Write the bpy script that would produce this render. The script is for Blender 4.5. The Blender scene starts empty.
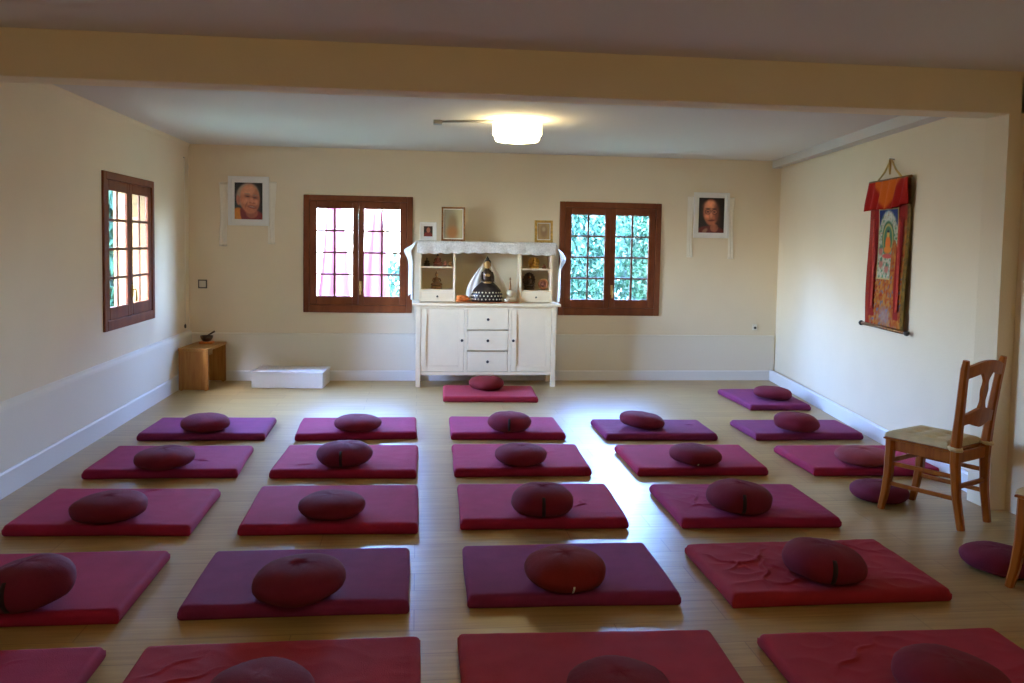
import bpy, bmesh, math, random
from mathutils import Vector, Matrix, noise, Euler
C = bpy.context.scene.collection
PI = math.pi
D = 9.2587            # upper back wall plane
XL = -2.43            # upper left wall plane
DADO = 0.515
HC = 2.528; HF = 2.572     # ceiling heights, back and front part
BY = 4.527            # beam front face

# ------------------------------------------------------------------ materials
def lin(c):
    return tuple(((x/12.92) if x <= .04045 else ((x+.055)/1.055)**2.4) for x in c)
def mat(name, col, rough=.6, spec=.4, metal=0, var=0, vscale=8, bump=0, bscale=60, sheen=0, coat=0, emit=None, estr=0):
    m = bpy.data.materials.new(name); m.use_nodes = True
    nt = m.node_tree; b = nt.nodes['Principled BSDF']; L = nt.links
    b.inputs['Base Color'].default_value = (*col, 1)
    b.inputs['Roughness'].default_value = rough
    b.inputs['Specular IOR Level'].default_value = spec
    b.inputs['Metallic'].default_value = metal
    if sheen:
        b.inputs['Sheen Weight'].default_value = sheen; b.inputs['Sheen Roughness'].default_value = .45; b.inputs['Sheen Tint'].default_value = (*[min(1, x*2+.15) for x in col], 1)
    if coat:
        b.inputs['Coat Weight'].default_value = coat; b.inputs['Coat Roughness'].default_value = .15
    if emit:
        b.inputs['Emission Color'].default_value = (*emit, 1); b.inputs['Emission Strength'].default_value = estr
    tc = nt.nodes.new('ShaderNodeTexCoord')
    if var:
        n = nt.nodes.new('ShaderNodeTexNoise'); n.inputs['Scale'].default_value = vscale; n.inputs['Detail'].default_value = 4
        L.new(tc.outputs['Object'], n.inputs['Vector'])
        r = nt.nodes.new('ShaderNodeValToRGB')
        r.color_ramp.elements[0].position = .3; r.color_ramp.elements[1].position = .7
        r.color_ramp.elements[0].color = (*[x*(1-var) for x in col], 1)
        r.color_ramp.elements[1].color = (*[min(1, x*(1+var)) for x in col], 1)
        L.new(n.outputs['Fac'], r.inputs['Fac']); L.new(r.outputs['Color'], b.inputs['Base Color'])
    if bump:
        n2 = nt.nodes.new('ShaderNodeTexNoise'); n2.inputs['Scale'].default_value = bscale; n2.inputs['Detail'].default_value = 5
        L.new(tc.outputs['Object'], n2.inputs['Vector'])
        bp = nt.nodes.new('ShaderNodeBump'); bp.inputs['Strength'].default_value = bump; bp.inputs['Distance'].default_value = .01
        L.new(n2.outputs['Fac'], bp.inputs['Height']); L.new(bp.outputs['Normal'], b.inputs['Normal'])
    return m

def wood(name, c1, c2, scale=(2, 30, 30), rough=.45, coat=0):
    m = bpy.data.materials.new(name); m.use_nodes = True
    nt = m.node_tree; b = nt.nodes['Principled BSDF']; L = nt.links
    tc = nt.nodes.new('ShaderNodeTexCoord'); mp = nt.nodes.new('ShaderNodeMapping')
    mp.inputs['Scale'].default_value = scale
    n = nt.nodes.new('ShaderNodeTexNoise'); n.inputs['Scale'].default_value = 1.5; n.inputs['Detail'].default_value = 5; n.inputs['Distortion'].default_value = .8
    r = nt.nodes.new('ShaderNodeValToRGB'); r.color_ramp.elements[0].position = .3; r.color_ramp.elements[1].position = .7
    r.color_ramp.elements[0].color = (*c1, 1); r.color_ramp.elements[1].color = (*c2, 1)
    L.new(tc.outputs['Object'], mp.inputs['Vector']); L.new(mp.outputs['Vector'], n.inputs['Vector'])
    L.new(n.outputs['Fac'], r.inputs['Fac']); L.new(r.outputs['Color'], b.inputs['Base Color'])
    b.inputs['Roughness'].default_value = rough; b.inputs['Specular IOR Level'].default_value = .28
    if coat: b.inputs['Coat Weight'].default_value = coat; b.inputs['Coat Roughness'].default_value = .2
    return m

def paint_mat(name, rough=.5, spec=.4):
    m = bpy.data.materials.new(name); m.use_nodes = True
    nt = m.node_tree; b = nt.nodes['Principled BSDF']
    a = nt.nodes.new('ShaderNodeVertexColor'); a.layer_name = 'print'
    nt.links.new(a.outputs['Color'], b.inputs['Base Color'])
    b.inputs['Roughness'].default_value = rough; b.inputs['Specular IOR Level'].default_value = spec
    return m

def floor_mat():
    m = bpy.data.materials.new('laminate planks'); m.use_nodes = True
    nt = m.node_tree; b = nt.nodes['Principled BSDF']; L = nt.links
    tc = nt.nodes.new('ShaderNodeTexCoord')
    br = nt.nodes.new('ShaderNodeTexBrick'); br.offset = .37; br.offset_frequency = 2
    br.inputs['Scale'].default_value = 1
    br.inputs['Brick Width'].default_value = 1.28; br.inputs['Row Height'].default_value = .19
    br.inputs['Mortar Size'].default_value = .0018; br.inputs['Mortar Smooth'].default_value = .2
    br.inputs['Color1'].default_value = (.43, .30, .12, 1); br.inputs['Color2'].default_value = (.375, .25, .098, 1)
    br.inputs['Mortar'].default_value = (.22, .14, .06, 1)
    L.new(tc.outputs['Object'], br.inputs['Vector'])
    mp = nt.nodes.new('ShaderNodeMapping'); mp.inputs['Scale'].default_value = (1.2, 22, 1)
    n = nt.nodes.new('ShaderNodeTexNoise'); n.inputs['Scale'].default_value = 2.2; n.inputs['Detail'].default_value = 6; n.inputs['Distortion'].default_value = .6
    L.new(tc.outputs['Object'], mp.inputs['Vector']); L.new(mp.outputs['Vector'], n.inputs['Vector'])
    r = nt.nodes.new('ShaderNodeValToRGB'); r.color_ramp.elements[0].position = .3; r.color_ramp.elements[1].position = .72
    r.color_ramp.elements[0].color = (.80, .78, .74, 1); r.color_ramp.elements[1].color = (1.1, 1.1, 1.1, 1)
    L.new(n.outputs['Fac'], r.inputs['Fac'])
    mx = nt.nodes.new('ShaderNodeMix'); mx.data_type = 'RGBA'; mx.blend_type = 'MULTIPLY'; mx.inputs[0].default_value = 1
    L.new(br.outputs['Color'], mx.inputs[6]); L.new(r.outputs['Color'], mx.inputs[7])
    L.new(mx.outputs[2], b.inputs['Base Color'])
    b.inputs['Roughness'].default_value = .34; b.inputs['Specular IOR Level'].default_value = .65
    bp = nt.nodes.new('ShaderNodeBump'); bp.inputs['Strength'].default_value = .08; bp.inputs['Distance'].default_value = .004
    L.new(n.outputs['Fac'], bp.inputs['Height']); L.new(bp.outputs['Normal'], b.inputs['Normal'])
    return m

def glass_mat():
    m = bpy.data.materials.new('window glass'); m.use_nodes = True
    nt = m.node_tree; nt.nodes.remove(nt.nodes['Principled BSDF']); o = nt.nodes['Material Output']
    t = nt.nodes.new('ShaderNodeBsdfTransparent'); g = nt.nodes.new('ShaderNodeBsdfGlossy'); g.inputs['Roughness'].default_value = .02
    lw = nt.nodes.new('ShaderNodeLayerWeight'); lw.inputs['Blend'].default_value = .5
    pw = nt.nodes.new('ShaderNodeMath'); pw.operation = 'POWER'; pw.inputs[1].default_value = 5; nt.links.new(lw.outputs['Facing'], pw.inputs[0])
    f = nt.nodes.new('ShaderNodeMath'); f.operation = 'MULTIPLY_ADD'; f.inputs[1].default_value = .6; f.inputs[2].default_value = .03; nt.links.new(pw.outputs[0], f.inputs[0])
    x = nt.nodes.new('ShaderNodeMixShader')
    nt.links.new(f.outputs[0], x.inputs['Fac']); nt.links.new(t.outputs[0], x.inputs[1]); nt.links.new(g.outputs[0], x.inputs[2])
    nt.links.new(x.outputs[0], o.inputs['Surface'])
    return m

def leaf_mat(name, col):
    m = mat(name, col, rough=.5, var=.45, vscale=3)
    nt = m.node_tree; b = nt.nodes['Principled BSDF']; o = nt.nodes['Material Output']
    t = nt.nodes.new('ShaderNodeBsdfTranslucent'); t.inputs['Color'].default_value = (*col, 1)
    x = nt.nodes.new('ShaderNodeMixShader'); x.inputs['Fac'].default_value = .45
    nt.links.new(b.outputs[0], x.inputs[1]); nt.links.new(t.outputs[0], x.inputs[2]); nt.links.new(x.outputs[0], o.inputs['Surface'])
    return m

M = dict(
    wall=mat('cream wall plaster', (.777, .664, .482), .85, .2, bump=.12, bscale=90, var=.02, vscale=2),
    dado=mat('white wall plaster', (.76, .70, .575), .7, .3, bump=.1, bscale=80),
    ceil=mat('ceiling paint', (.66, .63, .59), .9, .2, bump=.08, bscale=60),
    base=mat('white baseboard paint', (.76, .75, .72), .45),
    floor=floor_mat(),
    cream=mat('cream lacquer', (.80, .655, .43), .4, .4, var=.02),
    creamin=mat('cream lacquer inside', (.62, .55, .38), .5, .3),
    knob=mat('dark bronze knob', (.03, .022, .018), .35, .5, .6),
    frame_wood=wood('brown stained window wood', (.125, .030, .008), (.20, .052, .014), (6, 6, 2), .5),
    muntin=mat('dark window bars', (.13, .036, .012), .5),
    glass=glass_mat(),
    brass=mat('brass', (.62, .42, .14), .3, .5, .9),
    gold=mat('gilded metal', (.65, .42, .11), .3, .5, .85, var=.3, vscale=40),
    bench=wood('honey pine', (.29, .115, .022), (.42, .195, .045), (25, 2.2, 25), .45),
    benchend=wood('honey pine end grain', (.27, .105, .020), (.38, .17, .038), (22, 22, 2.2), .45),
    chairwood=wood('orange stained chair wood', (.25, .060, .004), (.37, .108, .008), (20, 20, 3), .42),
    pad=mat('beige seat pad', (.62, .49, .27), .9, .2, var=.08, vscale=20, bump=.5, bscale=200, sheen=.2),
    white=mat('white paint', (.80, .79, .76), .4),
    whitetop=mat('white box top', (.82, .83, .84), .3),
    shade=mat('lamp glass', (.9, .85, .7), .4, emit=(1.0, .80, .41), estr=18),
    fill_shade=mat('added fill lamp glass', (.9, .85, .7), .4, emit=(1.0, .81, .40), estr=39),
    metal=mat('grey metal', (.35, .34, .32), .4, .5, .8),
    conduit=mat('grey cable duct', (.30, .29, .28), .5),
    lace=mat('white lace', (.72, .71, .66), .85, .2, var=.14, vscale=60, bump=.9, bscale=120),
    scarf=mat('white silk scarf', (.85, .82, .74), .6, .3, sheen=.3, bump=.2, bscale=50),
    khata=mat('cream sheer scarf', (.86, .80, .68), .7, .2),
    orange=mat('orange cloth', (.55, .15, .03), .7, .2, var=.3, vscale=30, sheen=.2),
    redcloth=mat('red cloth', (.42, .04, .02), .7, .2, var=.25, vscale=30, sheen=.2),
    darkbronze=mat('dark bronze', (.055, .033, .02), .35, .5, .5, var=.4, vscale=40),
    bronze=mat('bronze', (.22, .10, .03), .38, .5, .6, var=.4, vscale=40),
    bluehair=mat('blue paint', (.03, .06, .14), .5),
    copper=mat('copper', (.34, .13, .055), .35, .5, .6),
    redbrown=mat('red brown paint', (.20, .06, .03), .5, var=.3, vscale=60),
    black=mat('near black', (.02, .015, .012), .5),
    skin=mat('gilded face', (.42, .25, .09), .35, .5, .4),
    brocade_dark=mat('dark brown brocade', (.018, .010, .007), .4),
    ivory=mat('ivory ceramic', (.70, .62, .42), .35),
    print_=paint_mat('printed picture', .35, .5),
    printcloth=paint_mat('printed cloth', .85, .2),
    leaf=leaf_mat('green leaves', (.016, .056, .030)),
    leaf2=leaf_mat('blue green leaves', (.014, .054, .034)),
    bark=mat('bark', (.10, .07, .05), .9, bump=.6, bscale=20),
    pink=mat('pink cloth', (.085, .022, .034), .8, .2, sheen=.2),
    grass=mat('garden ground', (.16, .20, .09), .95, var=.3, vscale=3),
    stucco=mat('pale house wall', (.80, .76, .68), .9, var=.05, vscale=2),
    dimmed_reveal=mat('toned down window jamb', (.15, .088, .027), .9),
    shutter=mat('red brown shutter', (.075, .026, .022), .6),
    seam=mat('dark seam', (.018, .004, .008), .8),
    tag=mat('pale stitching', (.62, .55, .45), .8),
    switch=mat('switch plastic', (.66, .62, .52), .4),
    switchrim=mat('dark switch rim', (.10, .09, .08), .4),
)
def fabric(name, col):
    return mat(name, col, .85, .25, var=.10, vscale=9, bump=.25, bscale=260, sheen=(.05 if ('maroon' in name or 'plum' in name or 'brick' in name) else .16))
F = dict(crimson=fabric('crimson cotton', (.30, .011, .054)), purple=fabric('purple cotton', (.185, .018, .088)),
         red=fabric('red cotton', (.285, .014, .030)), magenta=fabric('magenta cotton', (.265, .011, .066)),
         maroon=fabric('maroon cotton', (.150, .008, .024)), maroon2=fabric('plum cotton', (.140, .010, .034)),
         rose=fabric('rose cotton', (.24, .034, .042)), brick=fabric('brick red cotton', (.17, .012, .014)))

# ------------------------------------------------------------------ mesh builder
class B:
    def __init__(s): s.v = []; s.f = []; s.sm = []; s.mi = []; s.col = None; s.cur = 0
    def add(s, vs, fs, smooth=False):
        o = len(s.v); s.v += [tuple(x) for x in vs]
        for f in fs: s.f.append([i+o for i in f]); s.sm.append(smooth); s.mi.append(s.cur)
    def bm(s, bm, smooth=False):
        bm.verts.index_update(); s.add([v.co[:] for v in bm.verts], [[v.index for v in f.verts] for f in bm.faces], smooth); bm.free()
    def box(s, x0, x1, y0, y1, z0, z1, bev=0, seg=2):
        b = bmesh.new(); bmesh.ops.create_cube(b, size=1)
        for v in b.verts: v.co = ((x0+x1)/2+v.co.x*(x1-x0), (y0+y1)/2+v.co.y*(y1-y0), (z0+z1)/2+v.co.z*(z1-z0))
        if bev: bmesh.ops.bevel(b, geom=list(b.edges), offset=bev, segments=seg, profile=.5, affect='EDGES')
        s.bm(b); return s
    def prism(s, poly, axis, a, b_, bev=0):
        # poly of 2D points extruded along axis from a to b_
        bm = bmesh.new()
        def P(p, t):
            return {'x': (t, p[0], p[1]), 'y': (p[0], t, p[1]), 'z': (p[0], p[1], t)}[axis]
        v0 = [bm.verts.new(P(p, a)) for p in poly]; v1 = [bm.verts.new(P(p, b_)) for p in poly]
        n = len(poly); bm.faces.new(v0[::-1]); bm.faces.new(v1)
        for i in range(n): bm.faces.new((v0[i], v0[(i+1) % n], v1[(i+1) % n], v1[i]))
        bmesh.ops.recalc_face_normals(bm, faces=list(bm.faces))
        if bev: bmesh.ops.bevel(bm, geom=list(bm.edges), offset=bev, segments=2, profile=.5, affect='EDGES')
        s.bm(bm); return s
    def lathe(s, prof, c=(0, 0, 0), n=24, sx=1, sy=1, mat3=None):
        vs = []; fs = []
        for r, z in prof:
            for i in range(n):
                t = 2*PI*i/n; p = Vector((r*math.cos(t)*sx, r*math.sin(t)*sy, z))
                if mat3: p = mat3 @ p
                vs.append((p.x+c[0], p.y+c[1], p.z+c[2]))
        k = len(prof)
        for j in range(k-1):
            for i in range(n):
                fs.append([j*n+i, j*n+(i+1) % n, (j+1)*n+(i+1) % n, (j+1)*n+i])
        fs.append([i for i in range(n)][::-1]); fs.append([(k-1)*n+i for i in range(n)])
        s.add(vs, fs, True); return s
    def ell(s, c, r, rot=None, n=20, m=12):
        prof = [(max(1e-4, math.cos(-PI/2+PI*j/m)), math.sin(-PI/2+PI*j/m)) for j in range(m+1)]
        R = (Euler(rot).to_matrix() if rot else Matrix.Identity(3)) @ Matrix.Diagonal(Vector(r))
        return s.lathe(prof, c, n, mat3=R)
    def tube(s, pts, rad, n=8, flat=None):
        pts = [Vector(p) for p in pts]; k = len(pts)
        if not isinstance(rad, (list, tuple)): rad = [rad]*k
        vs = []; fs = []
        up = Vector((0, 0, 1))
        for i, p in enumerate(pts):
            t = (pts[min(i+1, k-1)]-pts[max(i-1, 0)]).normalized()
            a = t.cross(up) if abs(t.dot(up)) < .95 else t.cross(Vector((0, 1, 0)))
            a.normalize(); b = a.cross(t)
            for j in range(n):
                q = 2*PI*j/n
                vs.append(p+a*math.cos(q)*rad[i]+b*math.sin(q)*rad[i]*(flat or 1))
        for i in range(k-1):
            for j in range(n): fs.append([i*n+j, i*n+(j+1) % n, (i+1)*n+(j+1) % n, (i+1)*n+j])
        fs.append(list(range(n))[::-1]); fs.append([(k-1)*n+j for j in range(n)])
        s.add(vs, fs, True); return s
    def bar(s, pts, w, d, axis=(1, 0, 0), bev=True):
        # rectangular-section swept bar: w along axis, d across it (lists allowed)
        pts = [Vector(p) for p in pts]; k = len(pts); ax = Vector(axis).normalized()
        if not isinstance(w, (list, tuple)): w = [w]*k
        if not isinstance(d, (list, tuple)): d = [d]*k
        vs = []; fs = []; c = .22
        sec = [(-1, -1+c*2), (-1+c*2, -1), (1-c*2, -1), (1, -1+c*2), (1, 1-c*2), (1-c*2, 1), (-1+c*2, 1), (-1, 1-c*2)]
        for i, p in enumerate(pts):
            t = (pts[min(i+1, k-1)]-pts[max(i-1, 0)]).normalized(); o = ax.cross(t).normalized()
            for a, b in sec: vs.append(p+ax*a*w[i]/2+o*b*d[i]/2)
        n = 8
        for i in range(k-1):
            for j in range(n): fs.append([i*n+j, i*n+(j+1) % n, (i+1)*n+(j+1) % n, (i+1)*n+j])
        fs.append(list(range(n))[::-1]); fs.append([(k-1)*n+j for j in range(n)])
        s.add(vs, fs, False); return s
    def grid(s, fn, nu, nv, thick=0, smooth=True):
        # fn(u,v)->Vector ; a sheet with real thickness along its own normal
        P = [[Vector(fn(i/nu, j/nv)) for i in range(nu+1)] for j in range(nv+1)]
        vs = [P[j][i] for j in range(nv+1) for i in range(nu+1)]
        q = lambda i, j: j*(nu+1)+i
        fs = [[q(i, j), q(i+1, j), q(i+1, j+1), q(i, j+1)] for j in range(nv) for i in range(nu)]
        if thick:
            N = []
            for j in range(nv+1):
                for i in range(nu+1):
                    a = P[j][min(i+1, nu)]-P[j][max(i-1, 0)]; b = P[min(j+1, nv)][i]-P[max(j-1, 0)][i]
                    N.append(a.cross(b).normalized())
            o = len(vs); vs = vs+[v-n*thick for v, n in zip(vs, N)]
            fs += [[x+o for x in f][::-1] for f in fs]
            rim = [q(i, 0) for i in range(nu)]+[q(nu, j) for j in range(nv)]+[q(i, nv) for i in range(nu, 0, -1)]+[q(0, j) for j in range(nv, 0, -1)]
            for i in range(len(rim)):
                a, b = rim[i], rim[(i+1) % len(rim)]; fs.append([b, a, a+o, b+o])
        s.add(vs, fs, smooth); return s
    def build(s, name, m, parent=None, colfn=None):
        me = bpy.data.meshes.new(name); me.from_pydata(s.v, [], s.f)
        ms = m if isinstance(m, (list, tuple)) else [m]
        for x in ms: me.materials.append(x)
        me.polygons.foreach_set('use_smooth', s.sm); me.polygons.foreach_set('material_index', s.mi)
        if colfn:
            a = me.color_attributes.new('print', 'FLOAT_COLOR', 'POINT')
            for i, v in enumerate(s.v): a.data[i].color = (*lin(colfn(i, v)), 1)
        me.update(); o = bpy.data.objects.new(name, me); C.objects.link(o)
        if parent: o.parent = parent
        return o

def tag(o, label, cat, group=None):
    o['label'] = label; o['category'] = cat
    if group: o['group'] = group
    return o
def thing(name, label, cat, loc=(0, 0, 0), rz=0, group=None):
    o = bpy.data.objects.new(name, None); o.empty_display_size = .1; C.objects.link(o)
    o.location = loc; o.rotation_euler = (0, 0, rz); return tag(o, label, cat, group)
def struct(o): o['kind'] = 'structure'; return o

# ------------------------------------------------------------------ room shell
def holed(b, x0, x1, z0, z1, y0, y1, holes, ax):
    # wall slab with rectangular holes: ax 'x' runs along x (thickness y0..y1), ax 'y' runs along y (thickness in x)
    xs = sorted({x0, x1, *[h for q in holes for h in q[:2]]})
    for a, c in zip(xs, xs[1:]):
        zs = [(z0, z1)]
        for h in holes:
            if a >= h[0]-1e-6 and c <= h[1]+1e-6: zs = [(z0, h[2]), (h[3], z1)]
        for p, q in zs:
            if ax == 'x': b.box(a, c, y0, y1, p, q)
            else: b.box(y0, y1, a, c, p, q)
FY = -2.2
WT = .34
W2 = (-1.232, -.059, .748, 2.022); W3 = (1.572, 2.739, .738, 2.012); W1 = (6.79, 8.035, .785, 2.042)
struct(B().box(XL-.5, 4.7, FY-.4, D+.5, -.2, 0).build('floor', M['floor']))
struct(B().box(XL-.5, 4.7, BY+.1, D+.5, HC, HC+.27).build('ceiling', M['ceil']))
struct(B().box(XL-.5, 4.7, FY-.4, BY+.1, HF, HF+.25).build('ceiling_front', M['ceil']))
b = B(); holed(b, XL-.4, 4.7, 0, HC+.2, D, D+WT, [W2, W3], 'x'); struct(b.build('wall_back', M['wall']))
b = B(); holed(b, FY-.4, D, 0, HC+.2, XL-WT, XL, [W1], 'y'); struct(b.build('wall_left', M['wall']))
XR = 4.0927; KR = -.1333
xr = lambda y: XR+KR*(D-y)
struct(B().prism([(xr(D)+.05, D+.01), (xr(BY), BY), (4.6, BY), (4.6, D+.01)], 'z', 0, HC+.1).build('wall_right', M['wall']))
struct(B().prism([(3.49, BY+.0), (3.49, FY-.4), (4.6, FY-.4), (4.6, BY)], 'z', 0, HC+.1).build('wall_right_front', M['wall']))
struct(B().box(3.387, 3.60, BY+.0005, BY+.2, 0, 2.335).build('trim_6', M['wall']))
struct(B().box(XL-.4, 4.6, FY-.3, FY, 0, HC+.2).build('wall_front', M['wall']))
struct(B().box(XL-.01, 4.4, BY, BY+.2, 2.33, HF+.02, .006).build('trim_1', M['wall']))          # ceiling beam
# corner box along the right side of the ceiling
y0, y1 = BY+.2, D+.01
b = B()
vs = []
for y, w in ((y0, .12), (y1, .06)):
    vs += [(xr(y)+.02, y, 2.445), (xr(y)-w, y, 2.445), (xr(y)-w, y, HC+.02), (xr(y)+.02, y, HC+.02)]
b.add(vs, [[0, 1, 2, 3], [7, 6, 5, 4], [0, 4, 5, 1], [1, 5, 6, 2], [2, 6, 7, 3], [3, 7, 4, 0]])
struct(b.build('trim_2', M['ceil']))
# quarter cove along the left side
b = B(); pf = [(XL, HC+.01), (XL, 2.47)]+[(XL+.09-.09*math.cos(t*PI/2/5), 2.47+.09*math.sin(t*PI/2/5)) for t in range(1, 6)]+[(XL+.09, HC+.01)]
b.prism(pf, 'y', BY+.2, D); struct(b.build('trim_3', M['wall']))
# white lower wall step (dado) on the left and back
b = B(); b.prism([(XL+.002, .0), (XL+.032, .0), (XL+.032, DADO-.01), (XL+.028, DADO+.006), (XL+.018, DADO+.022), (XL+.002, DADO+.034)], 'y', FY, D-.002); struct(b.build('trim_4', M['dado']))
b = B(); b.prism([(D-.002, 0), (D-.02, 0), (D-.02, DADO-.004), (D-.014, DADO+.004), (D-.002, DADO+.006)], 'x', XL+.033, xr(D)+.03); struct(b.build('trim_5', M['dado']))
struct(B().prism([(XL+.032, 0), (XL+.046, 0), (XL+.046, .135), (XL+.040, .148), (XL+.032, .148)], 'y', FY, D-.022).build('baseboard_left', M['base']))
struct(B().prism([(D-.02, 0), (D-.034, 0), (D-.034, .1), (D-.028, .112), (D-.02, .112)], 'x', XL+.047, xr(D)+.02).build('baseboard_back', M['base']))
b = B(); vs = []
for y in (BY+.201, D-.035):
    x = xr(y)-.0005
    vs += [(x, y, 0), (x-.018, y, 0), (x-.018, y, .112), (x-.008, y, .126), (x, y, .126)]
b.add(vs, [[4, 3, 2, 1, 0], [5, 6, 7, 8, 9]]+[[i, (i+1) % 5, 5+(i+1) % 5, 5+i] for i in range(5)]); struct(b.build('baseboard_right', M['base']))

# ------------------------------------------------------------------ windows (local: x along wall, +y out through the wall)
def window(name, loc, rz, w, h, cold):
    r = bpy.data.objects.new(name, None); C.objects.link(r); r.location = loc; r.rotation_euler = (0, 0, rz); struct(r)
    f = B(); t = .062; y0, y1 = -.018, .03
    f.box(0, t, y0, y1, 0, h, .006); f.box(w-t, w, y0, y1, 0, h, .006)
    f.box(t, w-t, y0, y1, 0, t+.02, .006); f.box(t, w-t, y0, y1, h-t, h, .006)
    for q in ((t-.01, t+.012, .021, .045, 0, h), (w-t-.012, w-t+.01, .021, .045, 0, h), (t, w-t, .021, .045, t+.01, t+.034), (t, w-t, .021, .045, h-t-.012, h-t+.01)): f.box(*q)
    f.build('window_frame', M['frame_wood'], r)
    g = .001; mid = w/2
    for x0, x1, sl, sr in ((t+g, mid-g*.5, .078, .062), (mid+g*.5, w-t-g, .062, .078)):
        s = B(); z0, z1 = t+.02+g, h-t-g; zb = .098; zt = .082; ya, yb = -.006, .020
        s.box(x0, x0+sl, ya, yb, z0, z1, .006); s.box(x1-sr, x1, ya, yb, z0, z1, .006)
        s.box(x0+sl, x1-sr, ya, yb, z0, z0+zb, .005); s.box(x0+sl, x1-sr, ya, yb, z1-zt, z1, .005)
        so = s.build('sash', M['frame_wood'], r)
        gx0, gx1, gz0, gz1 = x0+sl, x1-sr, z0+zb, z1-zt
        m = B(); m.box((gx0+gx1)/2-.011, (gx0+gx1)/2+.011, .001, .016, gz0, gz1, .003)
        for k in range(1, 4):
            z = gz0+(gz1-gz0)*k/4; m.box(gx0, gx1, .002, .015, z-.011, z+.011, .003)
        m.build('glazing_bars', M['muntin'], so)
        B().box(gx0, gx1, .007, .010, gz0, gz1).build('glass', M['glass'], so)
    hb = B(); hx = mid+.026; hb.box(hx-.013, hx+.013, -.016, -.006, .235, .345, .004); hb.tube([(hx, -.012, .30), (hx, -.04, .30), (hx, -.045, .285), (hx, -.045, .20)], [.007, .007, .008, .009])
    hb.build('window_handle', M['brass'], r)
    return r
window('window_1', (XL, W1[0], W1[2]), PI/2, W1[1]-W1[0], W1[3]-W1[2], 0)
window('window_2', (W2[0], D, W2[2]), 0, W2[1]-W2[0], W2[3]-W2[2], 0)
window('window_3', (W3[0], D, W3[2]), 0, W3[1]-W3[0], W3[3]-W3[2], 0)

# ------------------------------------------------------------------ mats and cushions
def lst(n, L):
    e = [0, .0025, .007, .014, .024, .04]
    mid = [.04+(L-.08)*i/n for i in range(1, n)]
    return [x/L for x in e+mid+[L-x for x in e[::-1]]]
def mat_mesh(q, seed, t=.058, wr=.002, creases=()):
    BL, BR, FR, FL = [Vector((*p, 0)) for p in q]
    W = (FR-FL).length; H = (FL-BL).length; U = lst(120 if creases else 30, W); V = lst(84 if creases else 22, H); r = .022
    b = B(); vs = []; fs = []; nu, nv = len(U), len(V)
    def rnd(e): 
        return t-r+math.sqrt(max(0, r*r-(r-min(e, r))**2))
    for v in V:
        for u in U:
            p = (FL*(1-u)+FR*u)*(1-v)+(BL*(1-u)+BR*u)*v
            e1 = min(u, 1-u)*W; e2 = min(v, 1-v)*H
            z = min(rnd(e1), rnd(e2)) if max(e1, e2) > r else t-r+math.sqrt(max(0, r*r-max(0, r-e1)**2-max(0, r-e2)**2)) if (r-e1)**2+(r-e2)**2 <= r*r else t-r
            n1 = noise.noise(Vector((p.x*2.3+seed*7, p.y*2.3, seed)))*.005
            n2 = (1-abs(noise.noise(Vector((p.x*7+seed*3, p.y*9, seed*2)))))**3*wr
            z += (n1+n2)*min(1, min(e1, e2)/.03)
            for (cu, cv, ang, L, a) in creases:
                dx = (u-cu)*W; dy = (v-cv)*H
                s_ = dx*math.cos(ang)+dy*math.sin(ang); o_ = -dx*math.sin(ang)+dy*math.cos(ang)
                o_ += .012*math.sin(s_*40+cu*30)
                if abs(s_) < L: z += 1.5*a*math.exp(-(o_/.0065)**2)*(1-(s_/L)**2)
            # sides bow a little
            wob = noise.noise(Vector((p.x*3, p.y*3, seed+5)))*.006
            vs.append((p.x+wob, p.y+wob*.7, z))
    Q = lambda i, j: j*nu+i
    fs = [[Q(i, j), Q(i+1, j), Q(i+1, j+1), Q(i, j+1)] for j in range(nv-1) for i in range(nu-1)]
    rim = [Q(i, 0) for i in range(nu-1)]+[Q(nu-1, j) for j in range(nv-1)]+[Q(i, nv-1) for i in range(nu-1, 0, -1)]+[Q(0, j) for j in range(nv-1, 0, -1)]
    cen = (BL+BR+FR+FL)/4; n = len(rim); prev = rim
    for z, ins in ((.016, 0), (.005, .006), (.0, .016)):
        o = len(vs); 
        for i in rim:
            p = Vector(vs[i]); d = Vector((cen.x-p.x, cen.y-p.y, 0)); d.normalize()
            vs.append((p.x+d.x*ins, p.y+d.y*ins, z))
        ring = list(range(o, o+n))
        for i in range(n): fs.append([prev[(i+1) % n], prev[i], ring[i], ring[(i+1) % n]])
        prev = ring
    fs.append(prev[::-1])
    b.add([(x-cen.x, y-cen.y, z) for x, y, z in vs], fs, True)
    return b, cen

def zafu_body(a, h, seed, sx=1.0, pl=.012, n=72, m=22):
    b = B(); vs = []; fs = []
    for j in range(m+1):
        ph = -PI/2+PI*j/m
        c, s_ = math.cos(ph), math.sin(ph)
        r0 = max(.002, abs(c)**.74); z0 = math.copysign(abs(s_)**.92, s_)
        for i in range(n):
            t = 2*PI*i/n
            d = Vector((math.cos(t), math.sin(t), 0))
            nz = noise.noise(Vector((d.x*1.3+seed*5, d.y*1.3, z0*1.1+seed)))*.10
            pleat = math.sin(t*26+seed)*pl*(abs(s_)**.6)*(c**.5 if c > 0 else 0)
            r = r0*(1+nz*.5)+pleat
            z = z0*(1+nz*.6)
            if z0 < -.72: z = -.72-(abs(z0)-.72)*.4+(z-z0)*.2
            vs.append((d.x*r*a*sx, d.y*r*a, z*h))
    zmin = min(v[2] for v in vs)
    vs = [(x, y, z-zmin) for x, y, z in vs]
    for j in range(m):
        for i in range(n): fs.append([j*n+i, j*n+(i+1) % n, (j+1)*n+(i+1) % n, (j+1)*n+i])
    fs.append(list(range(n))[::-1]); fs.append([m*n+i for i in range(n)])
    b.add(vs, fs, True); return b, vs, n, m
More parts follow.
